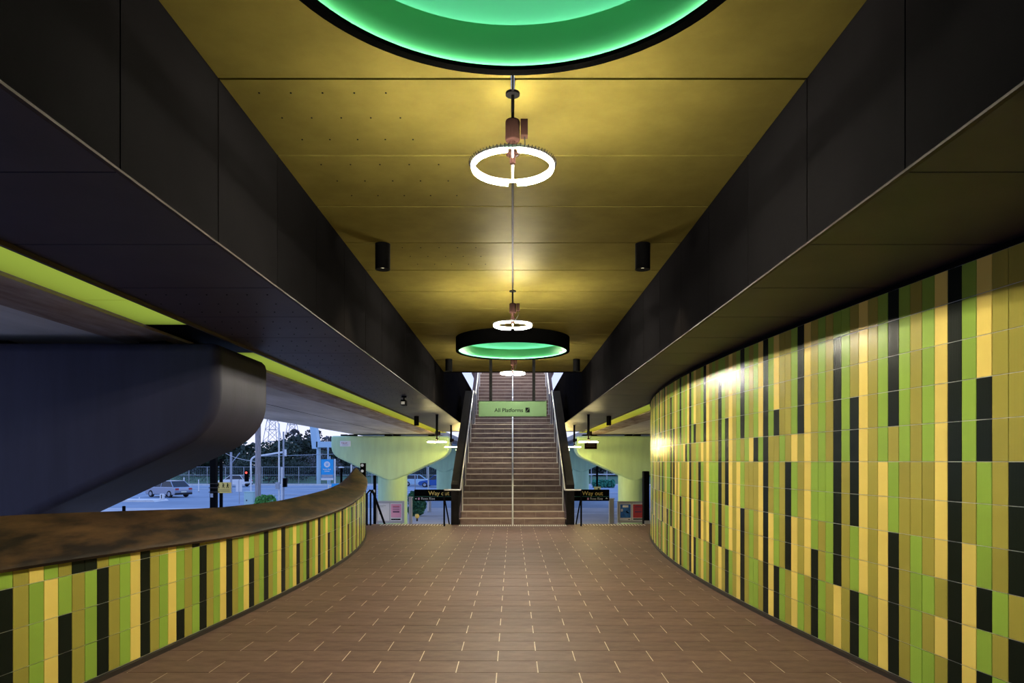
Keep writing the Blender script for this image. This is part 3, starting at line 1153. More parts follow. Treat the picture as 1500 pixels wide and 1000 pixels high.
bb.build('stair_zigzag', M_SIGNGR, ic)

# ------------------------------------------------------------------ way out signs beside the stairs
YW = 24.0


def wz(py):
    return EYE + (676 - py) / 1000.0 * YW


for s in (-1, 1):
    t = thing('way_out_sign', 'black sign with yellow Way out lettering beside the stairs, %s' % ('by the pink poster board' if s < 0 else 'by the red poster board'), 'sign', (s * 2.2, YW, GROUND))
    xo = -3.46 if s < 0 else 3.40
    xi = s * 1.55
    a, b_ = sorted((xo, xi))
    zt2, zb2 = wz(716.8), wz(733.4)
    bevel(MB().box(a, b_, YW, YW + 0.10, zb2, zt2).build('board', M_SIGNBK, t), 0.012)
    mid = wz(727.0)
    MB().box(a + 0.02, b_ - 0.02, YW - 0.004, YW, mid - 0.006, mid + 0.006).build('divider', mat('divider_green', (0.05, 0.22, 0.16), rough=0.5), t)
    MB().box(xi - 0.04, xi + 0.04, YW + 0.02, YW + 0.08, GROUND, zt2).build('post', M_BLACK, t)
    if s < 0:
        text('Way out', 0.205, (-2.96, YW - 0.006, wz(725.0)), M_SIGNYE, t, bold=0.003)
        MB().cyl((0, 0), 0.05, 0, 0.004, 16)
        text('Ross Rise', 0.125, (-3.22, YW - 0.006, wz(731.6)), M_OFFW, t)
        MB().box(-3.33, -3.27, YW - 0.006, YW, wz(731.8), wz(728.6)).build('platform_dot', M_PINK, t)
        MB().prism_y([(-3.44, wz(730.2)), (-3.38, wz(728.9)), (-3.38, wz(731.5))], YW - 0.006, YW).build('arrow', M_OFFW, t)
    else:
        text('Way out', 0.205, (2.44, YW - 0.006, wz(725.0)), M_SIGNYE, t, bold=0.001)
        text('Ross Rise', 0.115, (2.72, YW - 0.006, wz(731.6)), M_OFFW, t)
        MB().box(2.62, 2.68, YW - 0.006, YW, wz(731.8), wz(728.8)).build('platform_dot', M_PINK, t)
        MB().prism_y([(3.30, wz(728.4)), (3.26, wz(730.2)), (3.34, wz(730.2))], YW - 0.006, YW).build('arrow', M_OFFW, t)

# ------------------------------------------------------------------ poster boards
YP = 30.6


def px(p, y):
    return (p - 751) / 1000.0 * y


def pz(p, y):
    return EYE + (676 - p) / 1000.0 * y


def board(x0, x1, z0, z1, label, left, right):
    t = thing('poster_board', label, 'notice board', (0.5 * (x0 + x1), YP, GROUND), 'framed poster boards')
    f = 0.07
    b = MB()
    b.box(x0, x1, YP, YP + 0.10, z1 - f, z1)
    b.box(x0, x1, YP, YP + 0.10, z0, z0 + f)
    b.box(x0, x0 + f, YP, YP + 0.10, z0 + f, z1 - f)
    b.box(x1 - f, x1, YP, YP + 0.10, z0 + f, z1 - f)
    b.build('frame', M_GREY, t)
    MB().box(x0 + f, x1 - f, YP + 0.05, YP + 0.09, z0 + f, z1 - f).build('backing', M_GREY, t)
    xm = 0.5 * (x0 + x1)
    for (a, c, kind) in ((x0 + f + 0.03, xm - 0.02, left), (xm + 0.02, x1 - f - 0.03, right)):
        za, zc = z0 + f + 0.03, z1 - f - 0.03
        p = MB().box(a, c, YP + 0.042, YP + 0.05, za, zc).build('poster', M_OFFW, t)
        w, h = c - a, zc - za
        if kind == 'map':
            MB().prism_y([(a + 0.25 * w + 0.05 * math.cos(q), za + 0.42 * h + 0.05 * math.sin(q)) for q in np.linspace(0, 2 * PI, 13)[:-1]], YP + 0.039, YP + 0.042).build('map_marker', M_SIGNBK, p)
            for i in range(2):
                MB().box(a + 0.12 * w, a + (0.7 - 0.2 * i) * w, YP + 0.039, YP + 0.042, za + (0.84 - 0.06 * i) * h, za + (0.87 - 0.06 * i) * h).build('print_line', M_GREY, p)
        else:
            m = {'pink': M_PINK, 'red': M_RED, 'blue': M_PBLUE}[kind]
            lo = 0.16 if kind != 'pink' else 0.19
            MB().box(a + 0.06 * w, c - 0.06 * w, YP + 0.039, YP + 0.042, za + lo * h, za + 0.95 * h).build('print_field', m, p)
            if kind in ('pink', 'red'):
                dark = mat('poster_dark_print', (0.10, 0.03, 0.10), rough=0.6)
                for i, (q0, q1) in enumerate(((0.80, 0.84), (0.72, 0.75), (0.62, 0.65), (0.47, 0.55))):
                    MB().box(a + 0.22 * w, c - 0.22 * w, YP + 0.036, YP + 0.039, za + q0 * h, za + q1 * h).build('print_line', dark if i > 0 or kind == 'red' else M_RED, p)
                MB().box(a + 0.07 * w, c - 0.12 * w, YP + 0.036, YP + 0.039, za + 0.05 * h, za + 0.12 * h).build('footer_print', M_SIGNBK, p)
            else:
                MB().box(a + 0.26 * w, c - 0.26 * w, YP + 0.036, YP + 0.039, za + 0.77 * h, za + 0.90 * h).build('title_print', M_OFFW, p)
                MB().prism_y([(a + w * u, za + h * v) for u, v in ((0.12, 0.52), (0.24, 0.52), (0.30, 0.62), (0.22, 0.70), (0.12, 0.66))], YP + 0.036, YP + 0.039).build('printed_shape', M_OFFW, p)
                MB().prism_y([(a + w * u, za + h * v) for u, v in ((0.55, 0.52), (0.62, 0.44), (0.82, 0.42), (0.84, 0.46), (0.68, 0.50), (0.62, 0.60))], YP + 0.036, YP + 0.039).build('printed_shape', M_SIGNBK, p)
                MB().box(a + 0.72 * w, c - 0.10 * w, YP + 0.036, YP + 0.039, za + 0.05 * h, za + 0.085 * h).build('footer_print', M_SIGNBK, p)
    for xx in (x0 + 0.12, x1 - 0.12):
        MB().box(xx - 0.04, xx + 0.04, YP + 0.02, YP + 0.09, GROUND, z0).build('leg', M_GREY, t)
    return t


board(px(549.5, YP), px(592, YP), pz(766, YP), pz(733.5, YP), 'grey framed notice board with a white map and a pink poster', 'map', 'pink')
board(px(904.5, YP), px(947, YP), pz(765.5, YP), pz(734, YP), 'grey framed notice board with a blue poster and a red poster', 'blue', 'red')

# hidden building mass added to keep daylight off the right mint pier
sb = thing('daylight_block_mass', 'added dark building mass blocking daylight behind the tall tiled wall', 'building', (14, 30, GROUND))
MB().box(9.3, 22, 17.7, 46, GROUND, 4.6).build('wall', mat('dark_render', (0.030, 0.030, 0.034), rough=0.8, var=0.15, scale=2), sb)
MB().box(9.15, 22.2, 17.6, 46.2, 4.6, 4.75).build('parapet', M_DARK, sb)
MB().box(3.95, 9.2, 2.0, 17.3, GROUND, SOFF - 0.06).build('rear_wall', mat('dark_render', (0.030, 0.030, 0.034), rough=0.8), sb)

# black handrails of the ramps at the floor edge
t = thing('ramp_handrail', 'black looped handrail standing at the end of the bronze coping', 'handrail', (-3.65, 17.2, 0))
for dx in (0.0, 0.09):
    MB().tube([(-3.66 + dx, 17.15, 0.0), (-3.66 + dx, 17.15, 0.80), (-3.60 + dx * 0.6, 17.22, 0.88), (-3.60 + dx * 0.2, 17.6, 0.80), (-3.60 + dx * 0.2, 19.4, -0.3)], 0.022, 8).build('rail', M_BLACK, t, smooth=True)
MB().tube([(-3.60, 19.4, GROUND), (-3.60, 19.4, -0.3)], 0.022, 8).build('post', M_BLACK, t)
t = thing('litter_bin', 'slim black bin with grey base between red poster board and tiled wall', 'bin', (px(949.5, 29), 29, GROUND))
bx = px(949.5, 29)
bevel(MB().box(bx - 0.22, bx + 0.02, 28.8, 29.2, GROUND + 0.5, 1.2).build('body', M_BLACK, t), 0.03)
MB().box(bx - 0.20, bx + 0.12, 28.7, 29.3, GROUND, GROUND + 0.72).build('base', M_GREY, t)
t = thing('bollard_post', 'grey square post between the way out sign and the mint pier column', 'post', (px(895.5, 28), 28, GROUND))
bx = px(895.5, 28)
bevel(MB().box(bx - 0.10, bx + 0.10, 27.9, 28.1, GROUND, pz(731, 28)).build('shaft', M_GREY, t), 0.02)
MB().box(bx - 0.115, bx + 0.115, 27.885, 28.115, pz(731, 28), pz(729.6, 28)).build('cap', M_GALV, t)
t = thing('bollard_post', 'grey square post between the yellow lit mint column and a black way out sign', 'post', (px(601.5, 28), 28, GROUND))
bx = px(601.5, 28)
bevel(MB().box(bx - 0.06, bx + 0.06, 27.9, 28.1, GROUND, pz(729, 28)).build('shaft', M_GREY, t), 0.02)
MB().box(bx - 0.07, bx + 0.07, 27.885, 28.115, pz(729, 28), pz(727.6, 28)).build('cap', M_GALV, t)

# ------------------------------------------------------------------ street level outside
g = MB()
g.box(-400, 400, YF, 600, GROUND - 0.3, GROUND)
g.box(-400, -4.6, Y0 - 60, YF, GROUND - 0.3, GROUND)
g.box(4.6, 400, Y0 - 60, YF, GROUND - 0.3, GROUND)
ground = struct(g.build('ground', M_ASPH))
MB().box(-4.6, 4.6, YF - 0.2, YF, GROUND, -0.25).build('retaining_face', M_CONC, floor)
o = struct(MB().box(-34, 34, YF, 47, GROUND, GROUND + 0.02).build('footpath', M_PATH))
for s_, x_ in ((-1, -4.6), (1, 4.6)):  # pale paving added to bounce light onto the pier and deck undersides
    struct(MB().box(*sorted((x_, s_ * 34)), Y0 - 20, YF, GROUND, GROUND + 0.02).build('footpath', M_PATH))
o = struct(MB().box(-160, 160, 93, 240, GROUND, GROUND + 0.06).build('verge', M_GRASS))
o = struct(MB().box(-160, 160, 92.4, 93, GROUND, GROUND + 0.16).build('kerb', M_KERB))
# traffic island and lane lines
isl = MB()
isl.prism_y([(0, 0)] * 0 or [(-46, GROUND), (-46, GROUND + 0.15), (-28.6, GROUND + 0.15), (-28.4, GROUND)], 54.2, 56.4)
struct(isl.build('traffic_island', M_KERB))
for i, (xa, xb, yy) in enumerate(((-60, -20, 80), (-24, -12, 66), (-18, -8, 75), (4.2, 9.0, 56.0), (3.6, 6.9, 41.5), (4.5, 14, 70))):
    o = MB().box(xa, xb, yy, yy + 0.5, GROUND + 0.021, GROUND + 0.026).build('lane_line', M_KERB, ground)

# --- vegetation


def leaf_cloud(n, blobs, size, seed):
    rs = random.Random(seed)
    b = MB()
    for _ in range(n):
        (cx, cy, cz, rx, ry, rz) = rs.choice(blobs)
        while True:
            u = Vector((rs.uniform(-1, 1), rs.uniform(-1, 1), rs.uniform(-1, 1)))
            if 0.25 < u.length < 1:
                break
        u = u.normalized() * (u.length ** 0.4)
        p = Vector((cx + u.x * rx, cy + u.y * ry, cz + u.z * rz))
        a = Vector((rs.uniform(-1, 1), rs.uniform(-1, 1), rs.uniform(-1, 1))).normalized()
        c = a.cross(Vector((rs.uniform(-1, 1), rs.uniform(-1, 1), rs.uniform(-1, 1)))).normalized()
        s = size * rs.uniform(0.6, 1.4)
        b.add([p - a * s - c * s * 0.5, p + a * s * 0.2 - c * s, p + a * s + c * s * 0.4, p - a * s * 0.3 + c * s], [(0, 1, 2, 3)])
    return b


def make_tree(name, label, loc, h, w, material, seed, airy=False, group='trees along the road'):
    rs = random.Random(seed)
    t = thing(name, label, 'tree', loc, group)
    x, y, z = loc
    blobs = []
    nb_ = 8 if not airy else 7
    for i in range(nb_):
        a = rs.uniform(0, 2 * PI)
        r = rs.uniform(0.1, 0.75) * w / 2
        zz = z + h * rs.uniform(0.38 if not airy else 0.5, 0.86)
        q = w * rs.uniform(0.18, 0.30) * (0.8 if airy else 1)
        blobs.append((x + r * math.cos(a), y + r * math.sin(a), zz, q, q, q * 0.75))
    leaf_cloud(1500 if not airy else 650, blobs, h * 0.032, seed).build('crown', material, t)
    b = MB()
    b.tube([(x, y, z), (x + 0.1, y, z + h * 0.3), (x - 0.05, y, z + h * 0.62)], h * 0.022, 7, r_end=h * 0.010)
    for q in blobs[:5]:
        b.tube([(x + 0.05, y, z + h * 0.36), (0.5 * (x + q[0]), 0.5 * (y + q[1]), 0.5 * (z + h * 0.36 + q[2])), (q[0], q[1], q[2])], h * 0.009, 5, r_end=h * 0.004)
    b.build('trunk', M_TRUNK, t)
    return t


TREES = [
    # px, distance, top px, width m, material, airy, label
    (405, 116, 648, 9.0, M_LEAF, False, 'dense dark tree behind the twin signal poles'),
    (438, 128, 643, 9.5, M_LEAF, False, 'broad dark tree between signal poles and pale blue bridge pier'),
    (386, 140, 662, 8.0, M_LEAF, False, 'dark tree just past the timber power pole'),
    (421, 103, 676, 5.6, M_LEAF, False, 'low round dark tree inside the chain link fence, beside the black signal head'),
    (434, 109, 679, 5.0, M_LEAF, False, 'low dark tree inside the chain link fence, beside the paler eucalypt'),
    (393, 100, 677, 4.6, M_LEAF, False, 'low dark tree by the curved signal mast base'),
    (354, 112, 670, 6.5, M_LEAF, False, 'dark tree behind the white sign back'),
    (463, 118, 668, 8.5, M_LEAF2, True, 'pale open eucalypt behind the blue station sign'),
    (482, 132, 672, 8.0, M_LEAF2, True, 'pale eucalypt beside the white post of the blue sign'),
    (448, 110, 690, 7.0, M_LEAF2, True, 'short pale eucalypt under the pale blue bridge pier'),
    (449, 170, 628, 9.0, M_LEAF2, True, 'tall thin eucalypt against the sky by the pylons'),
    (478, 190, 638, 9.0, M_LEAF2, False, 'small distant tree standing above the pale blue bridge beam'),
    (336, 122, 676, 7.0, M_LEAF2, True, 'pale eucalypt behind the yellow walking sign'),
    (300, 108, 690, 8.0, M_LEAF, False, 'dark tree behind the black square post, beyond the parked road island'),
    (276, 116, 690, 8.0, M_LEAF2, True, 'pale eucalypt above the moving car'),
    (512, 150, 676, 8.0, M_LEAF, False, 'dark tree behind the lamp bollard at the coping end'),
    (535, 140, 684, 8.0, M_LEAF, False, 'dark tree seen under the mint crosshead'),
    (632, 104, 681, 6.5, M_LEAF, False, 'dark green tree behind the way out sign by the pink board'),
    (614, 118, 688, 8.0, M_LEAF2, True, 'pale tree between the two mint columns'),
    (863, 95, 704, 4.5, M_BUSH, False, 'low green shrub tree beyond the way out sign by the red board'),
    (884, 145, 687, 8.0, M_LEAF2, True, 'pale tree beyond the way out sign by the red board'),
]
for i, (p, d, top, w, m, airy, lab) in enumerate(TREES):
    make_tree('roadside_tree', lab, (px(p, d), d, GROUND), pz(top, d) - GROUND, w, m, 20 + i, airy)
# far line of scrub that nobody could count
bl = []
rs = random.Random(3)
for i in range(120):
    xx = rs.uniform(-95, 40)
    q = rs.uniform(1.2, 2.6)
    bl.append((xx * 1.15, rs.uniform(147, 154), GROUND + rs.uniform(0.5, 5.4), q * 1.8, q * 1.1, q * 1.1))
o = leaf_cloud(18000, bl, 0.48, 5).build('roadside_scrub', M_LEAF)
tag(o, 'dark continuous scrub behind the chain link fence', 'scrub')
o['kind'] = 'stuff'
# near bush
t = thing('garden_bush', 'bright green clipped bush beside the mint service cabinet', 'bush', (px(389, 43), 43, GROUND))
bxx = px(389, 43)
leaf_cloud(1600, [(bxx - 0.2, 43, GROUND + 0.62, 0.45, 0.5, 0.5), (bxx + 0.2, 43.1, GROUND + 0.60, 0.42, 0.5, 0.5), (bxx, 42.9, GROUND + 0.4, 0.5, 0.5, 0.4)], 0.06, 9).build('foliage', M_BUSH, t)
MB().tube([(bxx, 43, GROUND), (bxx, 43, GROUND + 0.6)], 0.04, 6).build('stem', M_TRUNK, t)
t = thing('hedge', 'dark green hedge beneath the way out sign by the pink board', 'hedge', (px(608, 40), 40, GROUND))
bxx = px(609, 40)
leaf_cloud(1800, [(bxx - 0.1, 40, GROUND + 1.0, 0.35, 0.5, 0.5), (bxx + 0.2, 40, GROUND + 0.7, 0.4, 0.5, 0.5), (bxx, 40, GROUND + 0.35, 0.5, 0.5, 0.35)], 0.06, 10).build('foliage', mat('hedge_foliage', (0.02, 0.10, 0.07), rough=0.8, second=(0.05, 0.22, 0.14), scale=7), t)
MB().tube([(bxx, 40, GROUND), (bxx, 40, GROUND + 0.7)], 0.04, 6).build('stem', M_TRUNK, t)
for (pa, pb, yy, lab) in ((868, 900, 84, 'green hedge strip beyond the way out sign by the red board'),):
    t = thing('hedge', lab, 'hedge', (px(0.5 * (pa + pb), yy), yy, GROUND))
    xa, xb = px(pa, yy), px(pb, yy)
    leaf_cloud(1500, [(xa + (xb - xa) * (i + 0.5) / 6, yy, GROUND + 0.5, (xb - xa) / 10, 0.6, 0.5) for i in range(6)], 0.10, 14).build('foliage', mat('hedge_foliage_b', (0.04, 0.26, 0.17), rough=0.8), t)
    MB().tube([(xa, yy, GROUND + 0.1), (xb, yy, GROUND + 0.1)], 0.05, 6).build('stem', M_TRUNK, t)

# --- chain link fence
fy = 97.0
fn = thing('chain_link_fence', 'long chain link fence on thin steel posts before the trees', 'fence', (-45, fy, GROUND))
pmesh = None
for i, xx in enumerate(np.arange(-72, -8, 2.6)):
    MB().cyl((xx, fy), 0.055, GROUND, GROUND + 2.5, 6).build('post', M_GALV, fn)
for zz in (0.1, 1.3, 2.45):
    MB().tube([(-72, fy, GROUND + zz), (-8, fy, GROUND + zz)], 0.035, 5).build('rail', M_GALV, fn)
b = MB()
for xx in np.arange(-72, -8.2, 0.28):
    b.add([(xx - 0.012, fy, GROUND), (xx + 0.012, fy, GROUND), (xx + 0.132, fy, GROUND + 2.4), (xx + 0.108, fy, GROUND + 2.4)], [(0, 1, 2, 3)])
o = b.build('wire_mesh', mat('fence_wire', (0.10, 0.14, 0.22), rough=0.6), fn)
o['kind'] = 'stuff'
fn = thing('rail_fence', 'pale rail fence beyond the way out sign by the red poster board', 'fence', (12, 92, GROUND))
for zz in (1.5, 3.0):
    MB().tube([(8, 92, GROUND + zz), (22, 92, GROUND + zz)], 0.06, 6).build('rail', M_WHITE, fn)
for xx in np.arange(8.5, 22, 2.1):
    MB().cyl((xx, 92), 0.05, GROUND, GROUND + 3.1, 6).build('post', M_GALV, fn)

# --- poles


def pole(name, label, p, y, top_py, dia, material, cat='pole', extra=None, n=10):
    x = px(p, y)
    t = thing(name, label, cat, (x, y, GROUND))
    MB().tube([(x, y, GROUND), (x, y, pz(top_py, y))], dia / 2, n).build('shaft', material, t, smooth=True)
    MB().cyl((x, y), dia * 0.75, GROUND, GROUND + 0.08, 12).build('base_plate', M_GREY, t)
    if extra:
        extra(t, x, y)
    return t


def ex_timber(t, x, y):
    MB().box(x - 0.9, x + 0.9, y - 0.05, y + 0.05, pz(596, y), pz(594, y)).build('crossarm', M_WOOD, t)
    MB().tube([(x + 0.02, y - 0.17, GROUND), (x + 0.02, y - 0.17, GROUND + 2.4)], 0.03, 6).build('cable_guard', M_GALV, t)


pole('power_pole', 'thick weathered timber power pole beside the green bush', 378, 45, 590, 0.36, M_WOOD, 'pole', ex_timber, 16)


def ex_blackpost(t, x, y):
    for q in (708.0, 714.0, 720.2):
        MB().box(x - 0.16, x + 0.30, y - 0.17, y - 0.145, pz(q, y) - 0.015, pz(q, y) + 0.015).build('strap', M_LIP, t)
    MB().box(x - 0.09, x + 0.03, y - 0.155, y - 0.14, pz(728, y), pz(722.3, y)).build('tag_plate', M_GALV, t)


x = px(313.3, 30)
t = thing('steel_post', 'thick black square steel post with metal straps beside the yellow walking sign', 'post', (x, 30, GROUND))
bevel(MB().box(x - 0.13, x + 0.13, 29.87, 30.13, GROUND, 2.7).build('shaft', M_BLACK, t), 0.02)
ex_blackpost(t, x, 30)
t = thing('walking_sign', 'yellow rectangular sign with three black walking figures on a dark post', 'sign', (px(323.5, 31), 31, GROUND))
MB().box(px(321.4, 31), px(325.2, 31), 31.0, 31.1, GROUND, pz(672, 31)).build('post', M_BLACK, t)
b = MB().box(px(316.4, 31), px(339.2, 31), 30.94, 30.97, pz(721.8, 31), pz(706.2, 31)).build('plate', M_SIGNYE, t)
for pp in (320.4, 327.6, 334.0):
    cxp, zc = px(pp, 31), pz(713.3, 31)
    fig = MB()
    fig.prism_y([(cxp + 0.022 * math.cos(a), zc + 0.175 + 0.022 * math.sin(a)) for a in np.linspace(0, 2 * PI, 9)[:-1]], 30.935, 30.94)
    fig.prism_y([(cxp - 0.022, zc + 0.06), (cxp + 0.025, zc + 0.06), (cxp + 0.03, zc + 0.145), (cxp - 0.015, zc + 0.145)], 30.935, 30.94)
    fig.prism_y([(cxp - 0.015, zc + 0.06), (cxp + 0.01, zc + 0.06), (cxp - 0.03, zc - 0.03), (cxp - 0.055, zc - 0.03)], 30.935, 30.94)
    fig.prism_y([(cxp + 0.0, zc + 0.06), (cxp + 0.025, zc + 0.06), (cxp + 0.06, zc - 0.03), (cxp + 0.035, zc - 0.03)], 30.935, 30.94)
    fig.prism_y([(cxp + 0.02, zc + 0.12), (cxp + 0.02, zc + 0.14), (cxp + 0.075, zc + 0.095), (cxp + 0.07, zc + 0.08)], 30.935, 30.94)
    fig.build('walking_figure', M_SIGNBK, b)
for q in (716.6, 718.8):
    MB().box(px(318.5, 31), px(337, 31), 30.935, 30.94, pz(q + 0.7, 31), pz(q, 31)).build('print_line', mat('sign_faint_print', (0.45, 0.33, 0.10), rough=0.6), b)

t = thing('road_sign', 'white back of a road sign on a thin post beside the mint cabinet', 'sign', (px(350.5, 52), 52, GROUND))
MB().cyl((px(350.5, 52), 52), 0.035, GROUND, pz(702, 52), 8).build('post', M_GALV, t)
MB().box(px(346, 52), px(355, 52), 51.93, 51.96, pz(720, 52), pz(703, 52)).build('plate', M_WHITE, t)
MB().box(px(350.2, 52), px(350.8, 52), 51.91, 51.93, pz(720, 52), pz(703, 52)).build('rib', M_GALV, t)

t = thing('service_cabinet', 'mint green service cabinet beside the bright green bush', 'cabinet', (px(366, 47), 47, GROUND))
xa, xb = px(359, 47), px(372.5, 47)
bevel(MB().box(xa, xb, 46.8, 47.3, GROUND, pz(720.5, 47)).build('body', M_TEAL, t), 0.02)
MB().box(xa - 0.03, xb + 0.03, 46.77, 47.33, pz(720.5, 47), pz(719.6, 47)).build('lid', M_TEAL, t)
dr = MB().box(xa + 0.05, xb - 0.05, 46.785, 46.80, GROUND + 0.1, pz(722, 47)).build('door', M_TEAL, t)
MB().box(xa + 0.16, xa + 0.22, 46.77, 46.785, GROUND + 0.5, GROUND + 0.6).build('latch', M_BLACK, dr)
t = thing('service_cabinet', 'low pale cabinet on the far side of the bright green bush', 'cabinet', (px(399.5, 48), 48, GROUND))
xa, xb = px(397, 48), px(402.5, 48)
bevel(MB().box(xa, xb, 47.8, 48.2, GROUND, pz(725.5, 48)).build('body', M_TEAL, t), 0.02)
MB().box(xa - 0.02, xb + 0.02, 47.78, 48.22, pz(725.5, 48), pz(724.8, 48)).build('lid', M_TEAL, t)

# curved signal mast
ym = 56.0
t = thing('signal_mast', 'white curved mast arm with a red traffic signal over the road', 'traffic light', (px(368, ym), ym, GROUND))
pts = [(px(367.5, ym), ym, GROUND), (px(367.5, ym), ym, pz(676, ym))]
for q in np.linspace(0, 1, 7):
    a = q * PI / 2
    pts.append((px(367.5, ym) + 0.55 * (1 - math.cos(a)) + 0.0, ym, pz(676, ym) + 0.45 * math.sin(a)))
pts.append((px(418, ym), ym, pz(661.5, ym)))
MB().tube(pts, 0.075, 8).build('mast', M_WHITE, t, smooth=True)
xx, zz = px(366, ym), pz(697, ym)
hd = MB().box(xx - 0.35, xx - 0.05, ym - 0.25, ym - 0.05, zz - 0.45, zz + 0.45).build('signal_head', M_BLACK, t)
MB().cyl((0, 0), 0.1, 0, 0.02, 12)
c = MB()
c.prism_y([(xx - 0.2 + 0.09 * math.cos(a), zz + 0.28 + 0.09 * math.sin(a)) for a in np.linspace(0, 2 * PI, 13)[:-1]], ym - 0.27, ym - 0.25)
c.build('red_lens', M_TLRED, hd)
MB().box(px(418, ym) - 0.12, px(418, ym) + 0.12, ym - 0.2, ym - 0.05, pz(668, ym), pz(658, ym)).build('overhead_head', M_WHITE, t)


def ex_sig(t, x, y):
    h = MB().box(x + 0.02, x + 0.30, y - 0.3, y - 0.06, pz(713, y), pz(700, y)).build('signal_head', M_BLACK, t)
    for q in (703, 706.5, 710):
        MB().box(x + 0.06, x + 0.26, y - 0.38, y - 0.3, pz(q, y) + 0.06, pz(q, y) + 0.09).build('visor', M_BLACK, h)


pole('signal_pole', 'slim grey pole carrying a black traffic signal head', 415.3, 50, 632, 0.12, M_GALV, 'pole', ex_sig)


def ex_ctrl(t, x, y):
    MB().box(x - 0.18, x + 0.08, y - 0.25, y - 0.06, pz(716, y), pz(706, y)).build('controller_box', M_GALV, t)


pole('signal_pole', 'slim white pole with a pale controller box, beside the signal head pole', 408.7, 49, 620, 0.11, M_WHITE, 'pole', ex_ctrl)
pole('signal_pole', 'short white push button pole between two taller slim poles', 412.8, 47, 684, 0.10, M_WHITE)
pole('street_pole', 'pale street pole behind the white road sign back', 338.5, 70, 662, 0.22, M_GALV, 'pole',
     lambda t, x, y: MB().tube([(x, y, pz(679, y)), (x + 0.9, y, pz(663, y))], 0.05, 6).build('stay', M_GALV, t))
pole('street_pole', 'thin pale pole standing over the blue station sign', 480.5, 75, 652, 0.14, M_PALEBL)
pole('street_pole', 'thin pale pole close beside the blue station sign', 483.3, 78, 668, 0.12, M_PALEBL)
pole('street_pole', 'white pole at the far tip of the bronze coping', 514.8, 40, 680, 0.10, M_WHITE)
pole('street_pole', 'thin white pole seen between the two mint columns near the pink board', 627.5, 60, 684, 0.12, M_WHITE)
pole('street_pole', 'thin grey pole seen between the mint columns beside the yellow lit column', 608.0, 62, 694, 0.10, M_GALV)
pole('street_pole', 'black pole rising behind the way out sign by the red board', 874.6, 60, 678, 0.18, M_BLACK)
pole('road_post', 'white marker post on the road behind the moving car', 291, 72, 702, 0.10, M_WHITE, 'post')
pole('road_post', 'white sign pole in front of the fence by the moving car', 269.5, 80, 699, 0.12, M_WHITE, 'post')
pole('road_post', 'thin white post left of the traffic island bollard', 204, 56, 728, 0.08, M_WHITE, 'post')

x, y = px(237.5, 55), 55
t = thing('keep_left_bollard', 'small white bollard with a black arrow on the traffic island', 'bollard', (x, y, GROUND + 0.15))
bevel(MB().box(x - 0.16, x + 0.16, y - 0.1, y + 0.1, GROUND + 0.15, GROUND + 0.62).build('body', M_WHITE, t), 0.03)
MB().box(x - 0.03, x + 0.03, y - 0.11, y - 0.1, GROUND + 0.25, GROUND + 0.55).build('arrow', M_SIGNBK, t)
# dark footpath post by the island
o = thing('kerb_post', 'short black post beside the pier foot at the coping', 'post', (px(181.5, 26), 26, GROUND))
MB().cyl((px(181.5, 26), 26), 0.06, GROUND, pz(741.5, 26), 10).build('shaft', M_BLACK, o)
MB().cyl((px(181.5, 26), 26), 0.065, pz(741.5, 26), pz(740.8, 26), 10, 0.04).build('cap', M_BLACK, o)

# station name sign
ys_ = 45.0
t = thing('station_sign', 'tall blue station sign with white train roundel on a white post', 'sign', (px(490, ys_), ys_, GROUND))
MB().box(px(489.2, ys_), px(491.4, ys_), ys_, ys_ + 0.08, GROUND, pz(672, ys_)).build('post', M_WHITE, t)
p = MB().box(px(470.6, ys_), px(488.6, ys_), ys_ - 0.05, ys_, pz(703, ys_), pz(672.5, ys_)).build('panel', M_BLUE, t)
MB().box(px(470.6, ys_), px(488.6, ys_), ys_ - 0.056, ys_ - 0.05, pz(703, ys_), pz(699.8, ys_)).build('white_band', M_WHITE, p)
MB().box(px(471.2, ys_), px(488.0, ys_), ys_ - 0.056, ys_ - 0.05, pz(699.4, ys_), pz(695, ys_)).build('grey_band', M_GALV, p)
cx_, cz_ = px(479.4, ys_), pz(680, ys_)
rd = MB().prism_y([(cx_ + 0.20 * math.cos(a), cz_ + 0.20 * math.sin(a)) for a in np.linspace(0, 2 * PI, 25)[:-1]], ys_ - 0.056, ys_ - 0.05).build('roundel', M_WHITE, p)
tr_ = MB().box(cx_ - 0.075, cx_ + 0.075, ys_ - 0.06, ys_ - 0.056, cz_ - 0.07, cz_ + 0.10)
tr_.build('train_symbol', M_BLUE, p)
MB().box(cx_ - 0.05, cx_ + 0.05, ys_ - 0.063, ys_ - 0.06, cz_ + 0.0, cz_ + 0.06).build('symbol_window', M_WHITE, p)
text('Noble Park', 0.115, (cx_, ys_ - 0.055, pz(688.0, ys_)), M_WHITE, p, align='CENTER', bold=0.003)
text('Station', 0.115, (cx_, ys_ - 0.055, pz(690.6, ys_)), M_WHITE, p, align='CENTER', bold=0.003)
t = thing('direction_sign', 'low blue direction board behind the bronze coping near the station sign', 'sign', (px(494, 42), 42, GROUND))
MB().box(px(485.5, 42), px(503, 42), 42, 42.05, pz(714.5, 42), pz(708.0, 42)).build('plate', M_BLUE, t)
MB().box(px(480.2, 42), px(481.6, 42), 42.0, 42.08, GROUND, pz(709.0, 42)).build('post', M_WHITE, t)
MB().box(px(480.2, 42), px(486, 42), 42.01, 42.04, pz(711.5, 42), pz(710.5, 42)).build('bracket', M_WHITE, t)
MB().box(px(499, 42), px(500.4, 42), 42.05, 42.1, GROUND, pz(709.0, 42)).build('post', M_WHITE, t)

